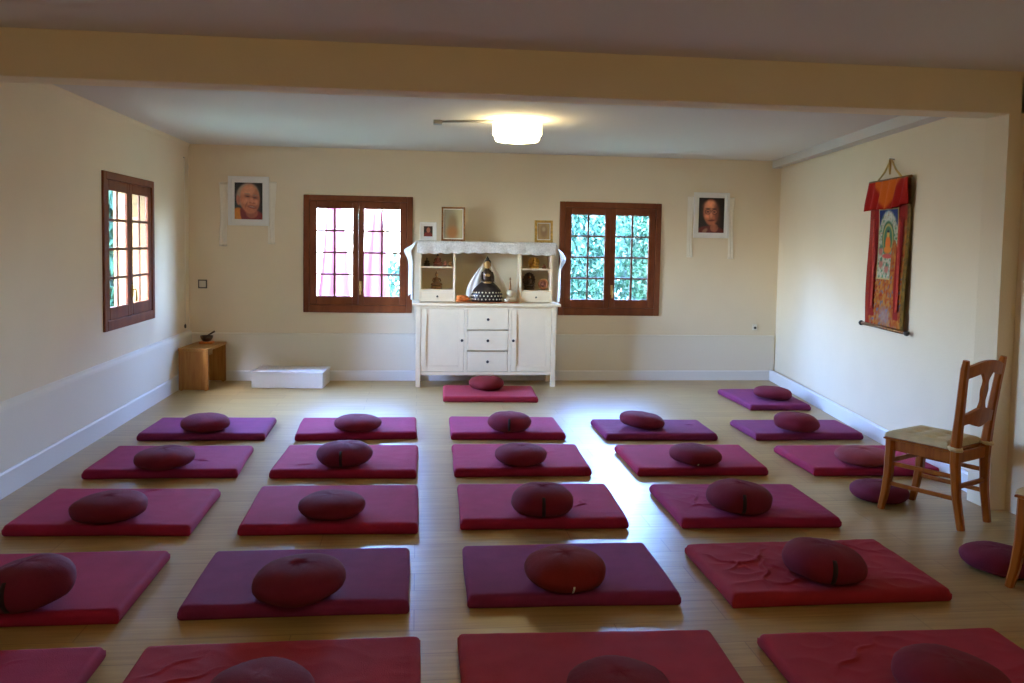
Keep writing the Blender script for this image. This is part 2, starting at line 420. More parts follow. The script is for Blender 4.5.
def zafu(loc, a, h, seed, colr, label, group, seam=None, tagc=None, tilt=(0, 0), sx=1.0):
    b, vs, n, m = zafu_body(a, h, seed, sx)
    # rest the lowest tilted point on its support
    R = Euler((tilt[0], tilt[1], 0)).to_matrix()
    lo = min((R @ Vector(v)).z for v in vs)
    nm = 'meditation_cushion'
    if seam is None and tagc is None:
        o = b.build(nm, F[colr]); tag(o, label, 'cushion', group)
    else:
        o = thing(nm, label, 'cushion', (0, 0, 0), 0, group)
        b.build('cushion_cover', F[colr], o)
        ang, wd, mt, nme, j0, j1 = (seam if seam else tagc)
        i0 = int((ang % 360)/360*n)
        sb = B(); out = []; inn = []
        cz = max(v[2] for v in vs)/2
        for j in range(j0, j1+1):
            row = []
            for k in (0, 1):
                # interpolate around ring by angular half width
                tt = (ang+(k*2-1)*wd)/360*n; i1 = int(math.floor(tt)) % n; f = tt-math.floor(tt)
                p = Vector(vs[j*n+i1])*(1-f)+Vector(vs[j*n+(i1+1) % n])*f
                row.append(p)
            out.append(row)
        V_ = []; F_ = []
        for row in out:
            for p in row:
                d = Vector((p.x, p.y, (p.z-cz)*.8)).normalized(); V_.append(p+d*.003)
            for p in row:
                d = Vector((p.x, p.y, (p.z-cz)*.8)).normalized(); V_.append(p-d*.004)
        for k in range(len(out)-1):
            q = k*4
            F_ += [[q, q+1, q+5, q+4], [q+3, q+2, q+6, q+7], [q+2, q, q+4, q+6], [q+1, q+3, q+7, q+5]]
        q = (len(out)-1)*4; F_ += [[1, 0, 2, 3], [q, q+1, q+3, q+2]]
        sb.add(V_, F_, True); po = sb.build(nme, M[mt], o)
        if mt == 'tag': po['label'] = 'pale stitched tag'
    o.location = (loc[0], loc[1], loc[2]-lo+.001); o.rotation_euler = (tilt[0], tilt[1], 0)
    return o

MATS = {
 'A1': ([(-2.04, 3.08), (-1.109, 3.081), (-1.115, 2.42), (-2.045, 2.42)], 'crimson'),
 'B1': ([(-.965, 3.070), (.025, 3.073), (.020, 2.41), (-.968, 2.41)], 'red'),
 'C1': ([(.163, 3.083), (1.140, 3.042), (1.12, 2.38), (.160, 2.42)], 'red'),
 'D1': ([(1.311, 2.994), (2.269, 2.975), (2.255, 2.33), (1.300, 2.34)], 'red'),
 'A2': ([(-2.075, 4.03), (-1.148, 4.033), (-1.160, 3.360), (-2.09, 3.37)], 'crimson'),
 'B2': ([(-.936, 4.006), (-.025, 3.993), (-.019, 3.371), (-.940, 3.375)], 'purple'),
 'C2': ([(.231, 3.998), (1.140, 3.990), (1.131, 3.370), (.218, 3.401)], 'purple'),
 'D2': ([(1.336, 3.947), (2.339, 3.958), (2.336, 3.323), (1.337, 3.320)], 'red'),
 'A3': ([(-2.079, 5.081), (-1.143, 5.021), (-1.144, 4.357), (-2.084, 4.411)], 'crimson'),
 'B3': ([(-.919, 5.069), (.017, 5.038), (.017, 4.317), (-.908, 4.344)], 'crimson'),
 'C3': ([(.254, 5.041), (1.173, 5.012), (1.148, 4.331), (.240, 4.362)], 'crimson'),
 'D3': ([(1.445, 4.980), (2.350, 4.933), (2.331, 4.271), (1.434, 4.307)], 'magenta'),
 'A4': ([(-2.098, 6.113), (-1.157, 6.075), (-1.129, 5.425), (-2.086, 5.444)], 'magenta'),
 'B4': ([(-.909, 6.086), (.017, 6.048), (.006, 5.352), (-.930, 5.399)], 'crimson'),
 'C4': ([(.264, 6.065), (1.181, 6.028), (1.158, 5.355), (.248, 5.367)], 'crimson'),
 'D4': ([(1.467, 5.998), (2.417, 5.960), (2.359, 5.305), (1.461, 5.328)], 'crimson'),
 'E4': ([(2.671, 5.925), (3.58, 5.894), (3.555, 5.228), (2.666, 5.277)], 'crimson'),
 'A5': ([(-2.080, 7.069), (-1.153, 7.042), (-1.141, 6.445), (-2.082, 6.466)], 'purple'),
 'B5': ([(-.936, 7.028), (.002, 7.025), (.004, 6.451), (-.919, 6.414)], 'magenta'),
 'C5': ([(.278, 7.045), (1.173, 6.991), (1.167, 6.366), (.268, 6.411)], 'magenta'),
 'D5': ([(1.476, 6.900), (2.392, 6.848), (2.374, 6.303), (1.479, 6.337)], 'purple'),
 'E5': ([(2.680, 6.839), (3.62, 6.810), (3.586, 6.287), (2.683, 6.291)], 'purple'),
 'E6': ([(3.128, 8.353), (3.788, 8.332), (3.710, 7.450), (3.125, 7.474)], 'purple'),
 'F':  ([(.274, 8.60), (1.196, 8.557), (1.169, 7.912), (.252, 7.962)], 'red'),
}
MLAB = {
 'A1': 'crimson floor mat cut off at the bottom left corner of the photo, nothing on it',
 'B1': 'red floor mat in the nearest row, second from the left',
 'C1': 'red floor mat in the nearest row, third from the left, in the middle',
 'D1': 'red floor mat in the nearest row, rightmost',
 'A2': 'crimson floor mat in the second nearest row, leftmost, cut by the left edge',
 'B2': 'dull purple floor mat in the second nearest row, second from the left',
 'C2': 'dull purple floor mat in the second nearest row, third from the left',
 'D2': 'red floor mat with a loose wrinkled cover, rightmost in the second nearest row',
 'A3': 'crimson floor mat in the third nearest row, leftmost',
 'B3': 'crimson floor mat in the third nearest row, second from the left',
 'C3': 'crimson floor mat in the third nearest row, third from the left',
 'D3': 'magenta crimson wrinkled floor mat in the third nearest row, rightmost',
 'A4': 'crimson floor mat in the fourth nearest row, leftmost, near the left wall',
 'B4': 'crimson floor mat in the fourth nearest row, second from the left',
 'C4': 'crimson floor mat in the fourth nearest row, third from the left',
 'D4': 'crimson floor mat in the fourth nearest row, fourth from the left',
 'E4': 'crimson floor mat partly behind the wooden chair, by the right wall',
 'A5': 'purple floor mat in the farthest full row, leftmost, near the bench',
 'B5': 'purple magenta floor mat in the farthest full row, second from the left',
 'C5': 'purple magenta floor mat in the farthest full row, straight before the white cabinet',
 'D5': 'purple floor mat in the farthest full row, fourth from the left',
 'E5': 'purple floor mat in the farthest full row, rightmost, by the right wall',
 'E6': 'small purple floor mat alone in the far right corner of the room',
 'F': 'bright red floor mat directly at the foot of the white cabinet',
}
CRE = {'D3': [(.22, .35, .3, .10, .006), (.2, .5, 1.4, .12, .005), (.27, .25, 2.2, .1, .006), (.30, .55, .9, .08, .005)],
       'D2': [(.2, .55, .5, .16, .007), (.24, .35, 1.2, .18, .006), (.12, .6, 2.3, .15, .006), (.32, .45, 2.0, .14, .007), (.36, .2, .2, .14, .006), (.72, .75, 1.0, .2, .006), (.8, .8, -.7, .16, .006), (.3, .7, .9, .12, .006)],
       'C3': [(.75, .35, .3, .06, .005), (.78, .45, 1.3, .05, .005)], 'A4': [(.68, .4, .2, .07, .005), (.72, .35, -.5, .05, .005)],
       'B4': [(.22, .2, .6, .07, .005)], 'C4': [(.72, .6, .3, .1, .003)], 'A3': [(.6, .9, .8, .08, .005)],
       'B1': [(.15, .75, .7, .15, .004), (.2, .6, .5, .18, .004)], 'D5': [(.85, .6, .1, .04, .005)],
       'D1': [(.3, .7, .7, .2, .004)], 'A1': [(.6, .7, .6, .2, .004)]}
for i, (k, (q, c)) in enumerate(MATS.items()):
    b, cen = mat_mesh(q, i+1, wr=(.006 if k in ('D2',) else .0035 if k in ('D3', 'B1', 'C1', 'D1') else .0012), creases=CRE.get(k, ()))
    o = b.build('floor_mat', F[c]); o.location = (cen.x, cen.y, .0005)
    tag(o, MLAB[k], 'mat', 'meditation floor mats')

# name: x, y, radius, height(b), colour, seam/tag, tilt
ZT = .0605
S = lambda ang, w=3.2, mt='seam', nm='side_seam', j0=7, j1=16: (ang, w, mt, nm, j0, j1)
ZAF = {
 'B1': (-.479, 2.616, .167, .062, 'maroon', None, (0, 0)),
 'C1': (.656, 2.539, .170, .062, 'maroon', None, (0, 0)),
 'D1': (1.755, 2.485, .182, .074, 'maroon', None, (0, .08)),
 'A2': (-1.507, 3.433, .166, .098, 'maroon2', S(-100), (0, -.15)),
 'B2': (-.469, 3.455, .190, .078, 'maroon2', None, (0, -.06)),
 'C2': (.651, 3.504, .175, .078, 'brick', S(-87, 1.3, 'tag', 'stitched_tag', 6, 10), (0, 0)),
 'D2': (1.815, 3.481, .180, .083, 'maroon', S(-102), (0, .09)),
 'A3': (-1.591, 4.515, .190, .067, 'maroon', None, (0, -.03)),
 'B3': (-.445, 4.493, .179, .062, 'maroon', None, (0, 0)),
 'C3': (.692, 4.461, .172, .085, 'maroon', S(-95), (0, 0)),
 'D3': (1.799, 4.428, .182, .086, 'maroon', S(-102), (0, .05)),
 'A4': (-1.610, 5.522, .187, .066, 'maroon', None, (0, -.03)),
 'B4': (-.464, 5.531, .182, .081, 'maroon2', S(-94), (0, -.02)),
 'C4': (.703, 5.497, .175, .068, 'maroon', None, (0, 0)),
 'D4': (1.895, 5.457, .178, .064, 'maroon', S(-100, 1.5, 'tag', 'stitched_tag', 4, 8), (0, .05)),
 'E4': (3.083, 5.392, .195, .056, 'rose', None, (0, 0)),
 'A5': (-1.609, 6.573, .184, .067, 'maroon', None, (0, 0)),
 'B5': (-.453, 6.558, .181, .061, 'maroon', None, (0, 0)),
 'C5': (.733, 6.497, .172, .078, 'maroon', S(-96), (0, 0)),
 'D5': (1.819, 6.550, .181, .063, 'maroon', None, (0, .10)),
 'E5': (3.062, 6.399, .180, .078, 'maroon', None, (0, .05)),
 'E6': (3.467, 7.768, .184, .064, 'maroon', None, (0, .06)),
 'F': (.704, 8.349, .177, .072, 'brick', None, (0, 0)),
 'G1': (2.835, 4.770, .170, .062, 'maroon2', None, (0, 0)),
 'G2': (2.80, 3.655, .170, .062, 'maroon2', None, (0, .05)),
}
ZLAB = {
 'B1': 'maroon round cushion cut by the bottom edge, on the second mat of the nearest row',
 'C1': 'maroon round cushion cut by the bottom edge, on the middle mat of the nearest row',
 'D1': 'maroon round cushion cut by the bottom edge, on the rightmost mat of the nearest row',
 'A2': 'plum round cushion with dark seam at the left edge of the photo, second nearest row',
 'B2': 'large plum round cushion on the dull purple mat left of the middle',
 'C2': 'red maroon round cushion with pale stitching on the dull purple middle mat',
 'D2': 'maroon round cushion with dark seam, leaning on the wrinkled loose-covered red mat',
 'A3': 'flat maroon round cushion on the leftmost mat of the third nearest row',
 'B3': 'flat maroon round cushion on the second mat of the third nearest row',
 'C3': 'plump maroon round cushion with dark seam on the third mat of the third nearest row',
 'D3': 'plump maroon round cushion with dark seam on the wrinkled magenta crimson mat',
 'A4': 'flat maroon round cushion on the leftmost mat of the fourth nearest row',
 'B4': 'plump plum round cushion with dark seam on the second mat of the fourth nearest row',
 'C4': 'maroon round cushion on the third mat of the fourth nearest row',
 'D4': 'maroon round cushion with small pale tag on the fourth mat of the fourth nearest row',
 'E4': 'rose red round cushion on the crimson mat behind the wooden chair',
 'A5': 'maroon round cushion on the leftmost mat of the farthest full row',
 'B5': 'flat maroon round cushion on the second mat of the farthest full row',
 'C5': 'maroon round cushion with dark seam on the third mat of the farthest full row',
 'D5': 'tilted flat maroon round cushion on the fourth purple mat of the farthest full row',
 'E5': 'maroon round cushion on the rightmost purple mat of the farthest full row',
 'E6': 'maroon round cushion on the small purple mat in the far right corner',
 'F': 'brick red round cushion on the bright mat at the foot of the cabinet',
 'G1': 'plum round cushion lying on the bare floor under the wooden chair',
 'G2': 'plum round cushion lying on the bare floor behind the chair at the right edge',
}
for i, (k, (x, y, a, hb, c, sm, tl)) in enumerate(ZAF.items()):
    zafu((x, y, .0005 if k[0] == 'G' else ZT+(.006 if k in ('D2', 'D3') else .002)), a, hb*.94, i+1.3, c, ZLAB[k], 'round meditation cushions', sm, None, tl)

# ------------------------------------------------------------------ sideboard
SY = 8.80; SB = 9.215
sb = thing('sideboard', 'cream white cabinet with two doors and three drawers against the back wall', 'cabinet', (.735, SY, 0))
x0, x1 = -.747, .747; dp = SB-SY
b = B()
b.box(x0+.012, x0+.03, .03, dp, .165, .862); b.box(x1-.03, x1-.012, .03, dp, .165, .862)
b.box(x0+.02, x1-.02, dp-.012, dp, .165, .862); b.box(x0+.03, x1-.03, .03, dp-.012, .165, .183)
b.box(-.232, -.214, .024, dp-.012, .165, .862); b.box(.237, .255, .024, dp-.012, .165, .862)
b.box(x0+.05, x1-.05, .006, .024, .128, .165, .002); b.box(x0+.05, x1-.05, .006, .024, .833, .866, .002)
b.box(-.236, -.208, .004, .024, .165, .834, .001); b.box(.233, .261, .004, .024, .165, .834, .001)
b.build('carcass', M['cream'], sb)
B().box(-.79, .79, -.03, dp+.005, .865, .895, .005).build('cabinet_top', M['cream'], sb)
for sx in (x0, x1-.05):
    for y in (0, dp-.05):
        B().prism([(sx, y), (sx+.05, y), (sx+.05, y+.05), (sx, y+.05)], 'z', 0, .866, .003).build('leg', M['cream'], sb)
def knob(x, z, par, r=.015, y=0):
    k = B(); R = Matrix.Rotation(PI/2, 3, 'X')
    k.lathe([(.006, 0), (.006, .012), (r*.8, .016), (r, .022), (r*.8, .028), (.002, .031)], (x, y, z), 14, mat3=R); return k.build('knob', M['knob'], par)
for xa, xb, kx in ((x0+.053, -.239, -.262), (.264, x1-.053, .285)):
    d = B(); za, zb = .168, .832; ya, yb = .004, .024; s_ = .058
    d.box(xa, xa+s_, ya, yb, za, zb, .002); d.box(xb-s_, xb, ya, yb, za, zb, .002)
    d.box(xa+s_, xb-s_, ya, yb, za, za+s_, .002); d.box(xa+s_, xb-s_, ya, yb, zb-s_, zb, .002)
    d.box(xa+s_-.004, xb-s_+.004, ya+.009, yb-.003, za+s_-.004, zb-s_+.004)
    knob(kx, .50, d.build('door', M['cream'], sb), y=.004)
for za, zb in ((.168, .380), (.392, .605), (.617, .832)):
    d = B(); d.box(-.205, .230, .002, .022, za, zb, .003); d.box(-.20, .225, .022, .35, za+.02, zb-.03)
    knob(.0125, (za+zb)/2, d.build('drawer', M['cream'], sb), y=.002)

# hutch on top
HZ = .895; HY = 8.955
hu = thing('altar_hutch', 'cream open shelf unit standing on the white cabinet against the wall', 'shelf', (.745, HY, HZ))
x0, x1 = -.725, .712; hd = .235; ht = .645
b = B()
b.box(x0, x0+.02, 0, hd, 0, ht-.018, .002); b.box(x1-.02, x1, 0, hd, 0, ht-.018, .002)
b.box(-.362, -.342, 0, hd-.008, 0, ht-.018, .002); b.box(.352, .372, 0, hd-.008, 0, ht-.018, .002)
b.box(x0, x1, -.004, .016, ht-.075, ht-.018, .002)
b.box(x0+.02, -.362, .004, hd-.008, .119, .133, .001); b.box(.372, x1-.02, .004, hd-.008, .119, .133, .001)
b.build('hutch_frame', M['cream'], hu)
B().box(x0-.015, x1+.015, -.012, hd, ht-.018, ht, .003).build('hutch_top', M['cream'], hu)
B().box(x0+.02, x1-.02, hd-.008, hd, .0, ht-.018).build('back_panel', M['creamin'], hu)
B().box(x0+.02, -.362, .006, hd-.01, .364, .378, .001).build('shelf_board', M['cream'], hu)
B().box(.372, x1-.02, .006, hd-.01, .354, .368, .001).build('shelf_board', M['cream'], hu)
for xa, xb in ((x0+.022, -.364), (.374, x1-.022)):
    d = B(); d.box(xa, xb, 0, .018, .006, .117, .002); d.box(xa+.008, xb-.008, .018, .2, .01, .10)
    knob((xa+xb)/2, .06, d.build('drawer', M['cream'], hu), .011)

# lace runner laid over the hutch, falling over front and both ends
hx0, hx1 = .745+x0-.015, .745+x1+.015; zt = HZ+ht
rl = thing('lace_runner', 'white lace cloth draped over the top and both ends of the shelf unit', 'cloth', (0, 0, 0))
lx0, lx1 = hx0-.012, hx1+.012
def lace_main(u, v):
    x = lx0+(lx1-lx0)*u
    L1 = .215; L2 = .118+.012*abs(math.sin(x*26))+.008*math.sin(x*5+1)
    s_ = v*(L1+L2)
    if s_ < L1: return (x, HY+.19-s_, zt+.004+.002*math.sin(x*40)*math.sin(s_*30))
    q = s_-L1; return (x, HY-.022-.010*min(1, q/.02)-.007*math.sin(x*31)*q/.1, zt+.004-q)
B().grid(lace_main, 150, 26, .003).build('runner_top', M['lace'], rl)
def lace_end(sgn, xe, L, vb, am):
    def f(u, v):
        y = HY+.19-.20*u; q = v*L*(1-.06*math.sin(u*6.0)); k = min(1, v*6)
        out = .006+k*((.066+am*math.exp(-((v-vb)/.13)**2))*(1-.65*u)+.009*(1+math.sin(u*19+v*2)))
        return (xe+sgn*out, y-.02*v, zt+.004-q)
    return f
B().grid(lace_end(-1, hx0-.012, .60, .17, .055), 40, 40, .003).build('runner_end', M['lace'], rl)
B().grid(lace_end(1, hx1+.012, .61, .30, .060), 40, 40, .003).build('runner_end', M['lace'], rl)

# ------------------------------------------------------------------ framed pictures
def sm(a, b, x): 
    t = min(1, max(0, (x-a)/(b-a))); return t*t*(3-2*t)
def mixc(a, b, t): return tuple(x*(1-t)+y*t for x, y in zip(a, b))
def els(u, v, cx, cy, rx, ry, rot=0, soft=.12):
    dx, dy = u-cx, v-cy; c, s_ = math.cos(rot), math.sin(rot)
    d = math.hypot((dx*c+dy*s_)/rx, (-dx*s_+dy*c)/ry); return 1-sm(1-soft, 1+soft, d)
def portrait_a(u, v):
    n = noise.noise(Vector((u*9, v*12, 2)))*.5+noise.noise(Vector((u*22, v*26, 5)))*.5
    c = (.05, .035, .03)
    c = mixc(c, (.46, .10, .07), els(u, v, .55, .0, .60, .26)); c = mixc(c, (.80, .48, .12), els(u, v, .12, .06, .26, .26, -.3))
    c = mixc(c, (.45, .08, .06), els(u, v, .34, .05, .10, .28, .4))
    c = mixc(c, (.62, .34, .24), els(u, v, .62, .17, .22, .14))
    c = mixc(c, (.62, .53, .46), els(u, v, .47, .65, .42, .345, .22))
    c = mixc(c, (.76, .46, .32), els(u, v, .55, .55, .355, .40, .22, .08)); c = mixc(c, (.84, .57, .43), els(u, v, .48, .79, .24, .13, .15, .6))
    c = mixc(c, (.62, .36, .26), els(u, v, .80, .50, .10, .28, .1, .6)*.6); c = mixc(c, (.70, .42, .31), els(u, v, .13, .52, .065, .14, .1))
    c = mixc(c, (.86, .57, .42), els(u, v, .42, .50, .11, .08, 0, .7)); c = mixc(c, (.86, .57, .42), els(u, v, .76, .47, .08, .07, 0, .7))
    for ex, ey in ((.46, .635), (.73, .60)): c = mixc(c, (.62, .36, .26), els(u, v, ex, ey, .12, .045, -.12, .5)); c = mixc(c, (.30, .15, .11), els(u, v, ex, ey-.008, .078, .014, -.12, .4)); c = mixc(c, (.58, .46, .40), els(u, v, ex, ey+.06, .10, .014, -.1, .5))
    c = mixc(c, (.60, .31, .22), els(u, v, .64, .45, .10, .022, -.1, .5)); c = mixc(c, (.85, .56, .42), els(u, v, .62, .51, .05, .075, .1, .6))
    c = mixc(c, (.52, .25, .19), els(u, v, .63, .335, .165, .038, -.14, .35)); c = mixc(c, (.72, .58, .50), els(u, v, .63, .342, .115, .013, -.14, .4))
    c = mixc(c, (.55, .30, .21), els(u, v, .42, .40, .025, .09, -.5, .7)*.6)
    return tuple(max(0, x*(1+.12*n)) for x in c)
def portrait_b(u, v):
    n = noise.noise(Vector((u*9, v*12, 7)))
    c = (.085, .042, .035)
    c = mixc(c, (.30, .08, .07), els(u, v, .45, .0, .60, .20)); c = mixc(c, (.46, .32, .26), els(u, v, .25, .05, .12, .06, .5, .4)); c = mixc(c, (.50, .28, .20), els(u, v, .62, .14, .16, .12))
    c = mixc(c, (.20, .11, .09), els(u, v, .46, .66, .36, .32, .12)); c = mixc(c, (.56, .32, .22), els(u, v, .48, .58, .30, .38, .12, .12))
    c = mixc(c, (.74, .48, .36), els(u, v, .42, .80, .20, .11, .1, .7)); c = mixc(c, (.30, .15, .11), els(u, v, .74, .55, .12, .34, .1, .6)*.7)
    for ex in (.36, .61):
        c = mixc(c, (.12, .06, .05), els(u, v, ex, .60, .115, .072, 0, .12)); c = mixc(c, (.58, .34, .25), els(u, v, ex, .60, .098, .058, 0, .15)); c = mixc(c, (.16, .08, .06), els(u, v, ex, .60, .06, .018, 0, .4)); c = mixc(c, (.25, .14, .11), els(u, v, ex, .69, .10, .014, 0, .5))
    c = mixc(c, (.70, .44, .33), els(u, v, .49, .51, .05, .09, 0, .5)); c = mixc(c, (.72, .45, .33), els(u, v, .32, .47, .09, .06, 0, .7)); c = mixc(c, (.34, .14, .11), els(u, v, .50, .355, .14, .026, .06, .4))
    return tuple(min(1, max(0, 1.3*x*(1+.10*n))) for x in c)
def portrait_s(u, v):
    c = (.12, .07, .08); c = mixc(c, (.42, .10, .10), els(u, v, .5, .1, .5, .35)); c = mixc(c, (.62, .38, .30), els(u, v, .52, .62, .22, .26)); return c
def portrait_g(u, v):
    c = mixc((.56, .53, .45), (.74, .70, .55), sm(.2, 1, u)); c = mixc(c, (.52, .42, .30), els(u, v, .46, .5, .25, .32, 0, .6)); c = mixc(c, (.62, .40, .22), els(u, v, .45, .2, .3, .22, 0, .6)); return c
def portrait_r(u, v):
    c = (.66, .55, .36); c = mixc(c, (.52, .40, .28), els(u, v, .5, .5, .3, .4, 0, .5)); c = mixc(c, (.70, .62, .5), els(u, v, .5, .65, .15, .15, 0, .5)); return c
def picture(name, label, loc, w, h, fm, fw, matw, fn, lean=0, mcol='white', fd=.022, group=None, rx=None, stand=False):
    r = thing(name, label, 'picture', loc, 0, group); r.rotation_euler = (lean, 0, 0)
    f = B()
    pr = [(0, 0), (fw, 0)]
    f.box(-w/2, -w/2+fw, -fd, 0, 0, h, .003); f.box(w/2-fw, w/2, -fd, 0, 0, h, .003)
    f.box(-w/2+fw, w/2-fw, -fd, 0, 0, fw, .003); f.box(-w/2+fw, w/2-fw, -fd, 0, h-fw, h, .003)
    f.build('picture_frame', M[fm], r)
    m_ = B(); m_.box(-w/2+fw-.002, w/2-fw+.002, -fd*.5, -.002, fw-.002, h-fw+.002); m_.build('mount', M[mcol], r)
    pw, ph = w-2*fw-2*matw, h-2*fw-2*matw; z0 = fw+matw
    p = B(); nu, nv = 46, 60
    p.grid(lambda u, v: (-pw/2+pw*u, -fd*.5-.0015, z0+ph*v), nu, nv, .001)
    n1 = (nu+1)*(nv+1)
    p.build('photo_print', M['print_'], r, colfn=lambda i, v: fn((v[0]+pw/2)/pw, (v[2]-z0)/ph))
    if stand: 
        B().prism([(0, h*.62), (h*.22, .004), (h*.25, .004), (.004, h*.68)], 'x', -.02, .02).build('stand_leg', M['darkbronze'], r)
    return r
def khata(label, xa, za, zb, w, seed, y=D-.006):
    b = B()
    b.grid(lambda u, v: (xa+w*(u-.5)*(1-.25*math.sin(v*2.6))+.006*math.sin(v*5+seed), D-.0045-.003*(1+math.sin(u*13+seed))*(.3+.7*v), za+(zb-za)*v), 14, 26, .0015)
    return tag(b.build('silk_scarf', M['khata']), label, 'scarf', 'scarves behind the wall portraits')
picture('framed_portrait', 'white framed photo of a smiling bald person in red and yellow, left back wall', (-1.804, D-.02, 1.675), .425, .525, 'white', .035, .033, portrait_a)
picture('framed_portrait', 'white framed dark photo of a person with glasses, right back wall', (3.316, D-.02, 1.635), .418, .515, 'white', .030, .030, portrait_b)
khata('cream scarf hanging down on the left of the left wall portrait', -2.068, 2.13, 1.45, .10, 0)
khata('cream scarf hanging down on the right of the left wall portrait', -1.565, 2.15, 1.48, .09, 1)
khata('cream scarf hanging down on the left of the right wall portrait', 3.075, 2.10, 1.41, .08, 2)
khata('cream scarf hanging down on the right of the right wall portrait', 3.558, 2.10, 1.40, .08, 3)
zt2 = zt+.009
picture('framed_picture', 'small white framed photo on the left end of the shelf top', (.108, HY+.10, zt2), .182, .198, 'white', .020, .024, portrait_s, lean=-.10, stand=True)
picture('framed_picture', 'large brown and gold framed picture standing on the shelf top', (.378, HY+.12, zt2), .255, .368, 'bronze', .018, .012, portrait_g, lean=-.10, stand=True)
picture('framed_picture', 'gold framed picture standing on the right end of the shelf top', (1.365, HY+.10, zt2), .20, .242, 'gold', .026, .010, portrait_r, lean=-.10, stand=True)

# ------------------------------------------------------------------ altar objects
def figure(name, label, loc, h, w, mats, flame=False, base=True, cat='statue', halo=False):
    """small seated figure on a lotus base, height h, base width w"""
    r = thing(name, label, cat, loc, 0, 'small altar figures')
    s_ = w/2
    bz = .16*h if base else 0
    if base:
        B().lathe([(s_*.9, 0), (s_, .03*h), (s_*.86, .07*h), (s_*.95, .12*h), (s_*.78, .16*h)], (0, 0, 0), 20, 1, .75).build('lotus_base', M[mats[0]], r)
    b = B()
    b.ell((0, -.02*h, bz+.10*h), (s_*.92, s_*.62, .11*h)); b.ell((-s_*.55, -.10*w, bz+.08*h), (s_*.42, s_*.36, .085*h)); b.ell((s_*.55, -.10*w, bz+.08*h), (s_*.42, s_*.36, .085*h))
    b.lathe([(s_*.42, bz+.10*h), (s_*.38, bz+.22*h), (s_*.48, bz+.36*h), (s_*.44, bz+.43*h), (s_*.14, bz+.49*h), (s_*.13, bz+.53*h)], (0, 0, 0), 18, 1, .68)
    for sg in (-1, 1):
        b.tube([(sg*s_*.46, 0, bz+.42*h), (sg*s_*.66, -.02*h, bz+.29*h), (sg*s_*.40, -s_*.5, bz+.19*h), (0, -s_*.58, bz+.19*h)], [s_*.15, s_*.13, s_*.11, s_*.09], 8)
    b.build('body', M[mats[1]], r)
    b = B(); hz = bz+.60*h
    b.ell((0, -.01*h, hz), (s_*.25, s_*.25, .085*h)); b.ell((0, -s_*.26, hz-.005*h), (s_*.05, s_*.05, .02*h))
    for sg in (-1, 1): b.ell((sg*s_*.25, 0, hz-.01*h), (s_*.04, s_*.07, .035*h))
    b.build('head', M[mats[2]], r)
    b = B(); b.ell((0, .01*h, hz+.035*h), (s_*.27, s_*.27, .07*h)); b.lathe([(s_*.14, hz+.08*h), (s_*.12, hz+.14*h), (s_*.04, hz+.19*h), (.001, 1.0*h if not flame else hz+.22*h)], (0, .005*h, 0), 12)
    b.build('crown', M[mats[3]], r)
    if flame:
        b = B(); n = 26; pts = []
        for i in range(n+1):
            t = -.25*PI+1.5*PI*i/n; k = 1+.12*(i % 2)
            pts.append((math.cos(t)*s_*1.0*k, bz+.40*h+math.sin(t)*.58*h*.78*k))
        b.prism([(p[0], p[1]) for p in pts], 'y', s_*.42, s_*.55); b.build('flame_halo', M[mats[1]], r)
    return r
LY = HY+.115
zlo, zl, zr = HZ+.135, HZ+.380, HZ+.370
figure('figurine', 'small dark figurine at the left of the upper left shelf', (.098, LY, zl), .098, .072, ('darkbronze', 'darkbronze', 'darkbronze', 'darkbronze'))
figure('figurine', 'small figurine with blue hair and red base on the upper left shelf', (.215, LY, zl), .142, .104, ('redbrown', 'redbrown', 'skin', 'bluehair'))
def trinket(label, loc, prof, m, lid=None):
    b = B(); b.lathe(prof, (0, 0, 0), 18); o = b.build('trinket', M[m]); o.location = loc; return tag(o, label, 'ornament')
trinket('tiny reddish pot on the upper left shelf beside the blue haired figurine', (.296, LY, zl), [(.014, 0), (.022, .006), (.026, .022), (.018, .040), (.012, .044), (.016, .052), (.004, .058)], 'redbrown')
trinket('tiny bronze pot at the right end of the upper left shelf', (.350, LY+.01, zl), [(.016, 0), (.024, .006), (.021, .026), (.011, .036), (.015, .045), (.003, .052)], 'bronze')
figure('statue', 'bronze seated statue alone in the lower left compartment', (.205, LY, zlo), .197, .130, ('bronze', 'bronze', 'skin', 'bronze'))
figure('statue', 'shiny gold statue with flame halo on the upper right shelf', (1.268, LY, zr), .118, .120, ('gold', 'gold', 'gold', 'gold'), True)
figure('figurine', 'tiny brown figurine beside the gold statue on the upper right shelf', (1.378, LY, zr), .058, .054, ('bronze', 'redbrown', 'redbrown', 'bronze'))
figure('statue', 'dark bronze statue with halo in the lower right compartment', (1.218, LY, zlo), .182, .128, ('darkbronze', 'darkbronze', 'bronze', 'darkbronze'), True)
md = thing('round_picture', 'round copper framed medallion in the lower right compartment', 'ornament', (1.372, LY, zlo+.001)); 
R90 = Matrix.Rotation(PI/2, 3, 'X')
B().lathe([(.034, -.008), (.056, -.008), (.058, .0), (.056, .008), (.046, .011), (.036, .006), (.034, .0)], (0, 0, .0625), 30, mat3=R90).build('round_frame', M['copper'], md)
B().lathe([(.0005, -.004), (.036, -.004), (.036, .003), (.0005, .003)], (0, 0, .0625), 30, mat3=R90).build('round_print', M['redbrown'], md)
B().box(-.022, .022, -.014, .014, 0, .0075, .002).build('foot', M['copper'], md)

# orange runner cloth lying on the cabinet top
oc = B(); oc.grid(lambda u, v: (.412+.675*u, 8.80+.20*v, HZ+.0035+.0045*(1 if 0 < u < 1 else .6)+.0025*math.sin(u*22+v*3)), 50, 12, .003)
tag(oc.build('orange_cloth', M['orange']), 'orange cloth laid flat on the cabinet top under the large statue', 'cloth')
CZ = HZ+.0095
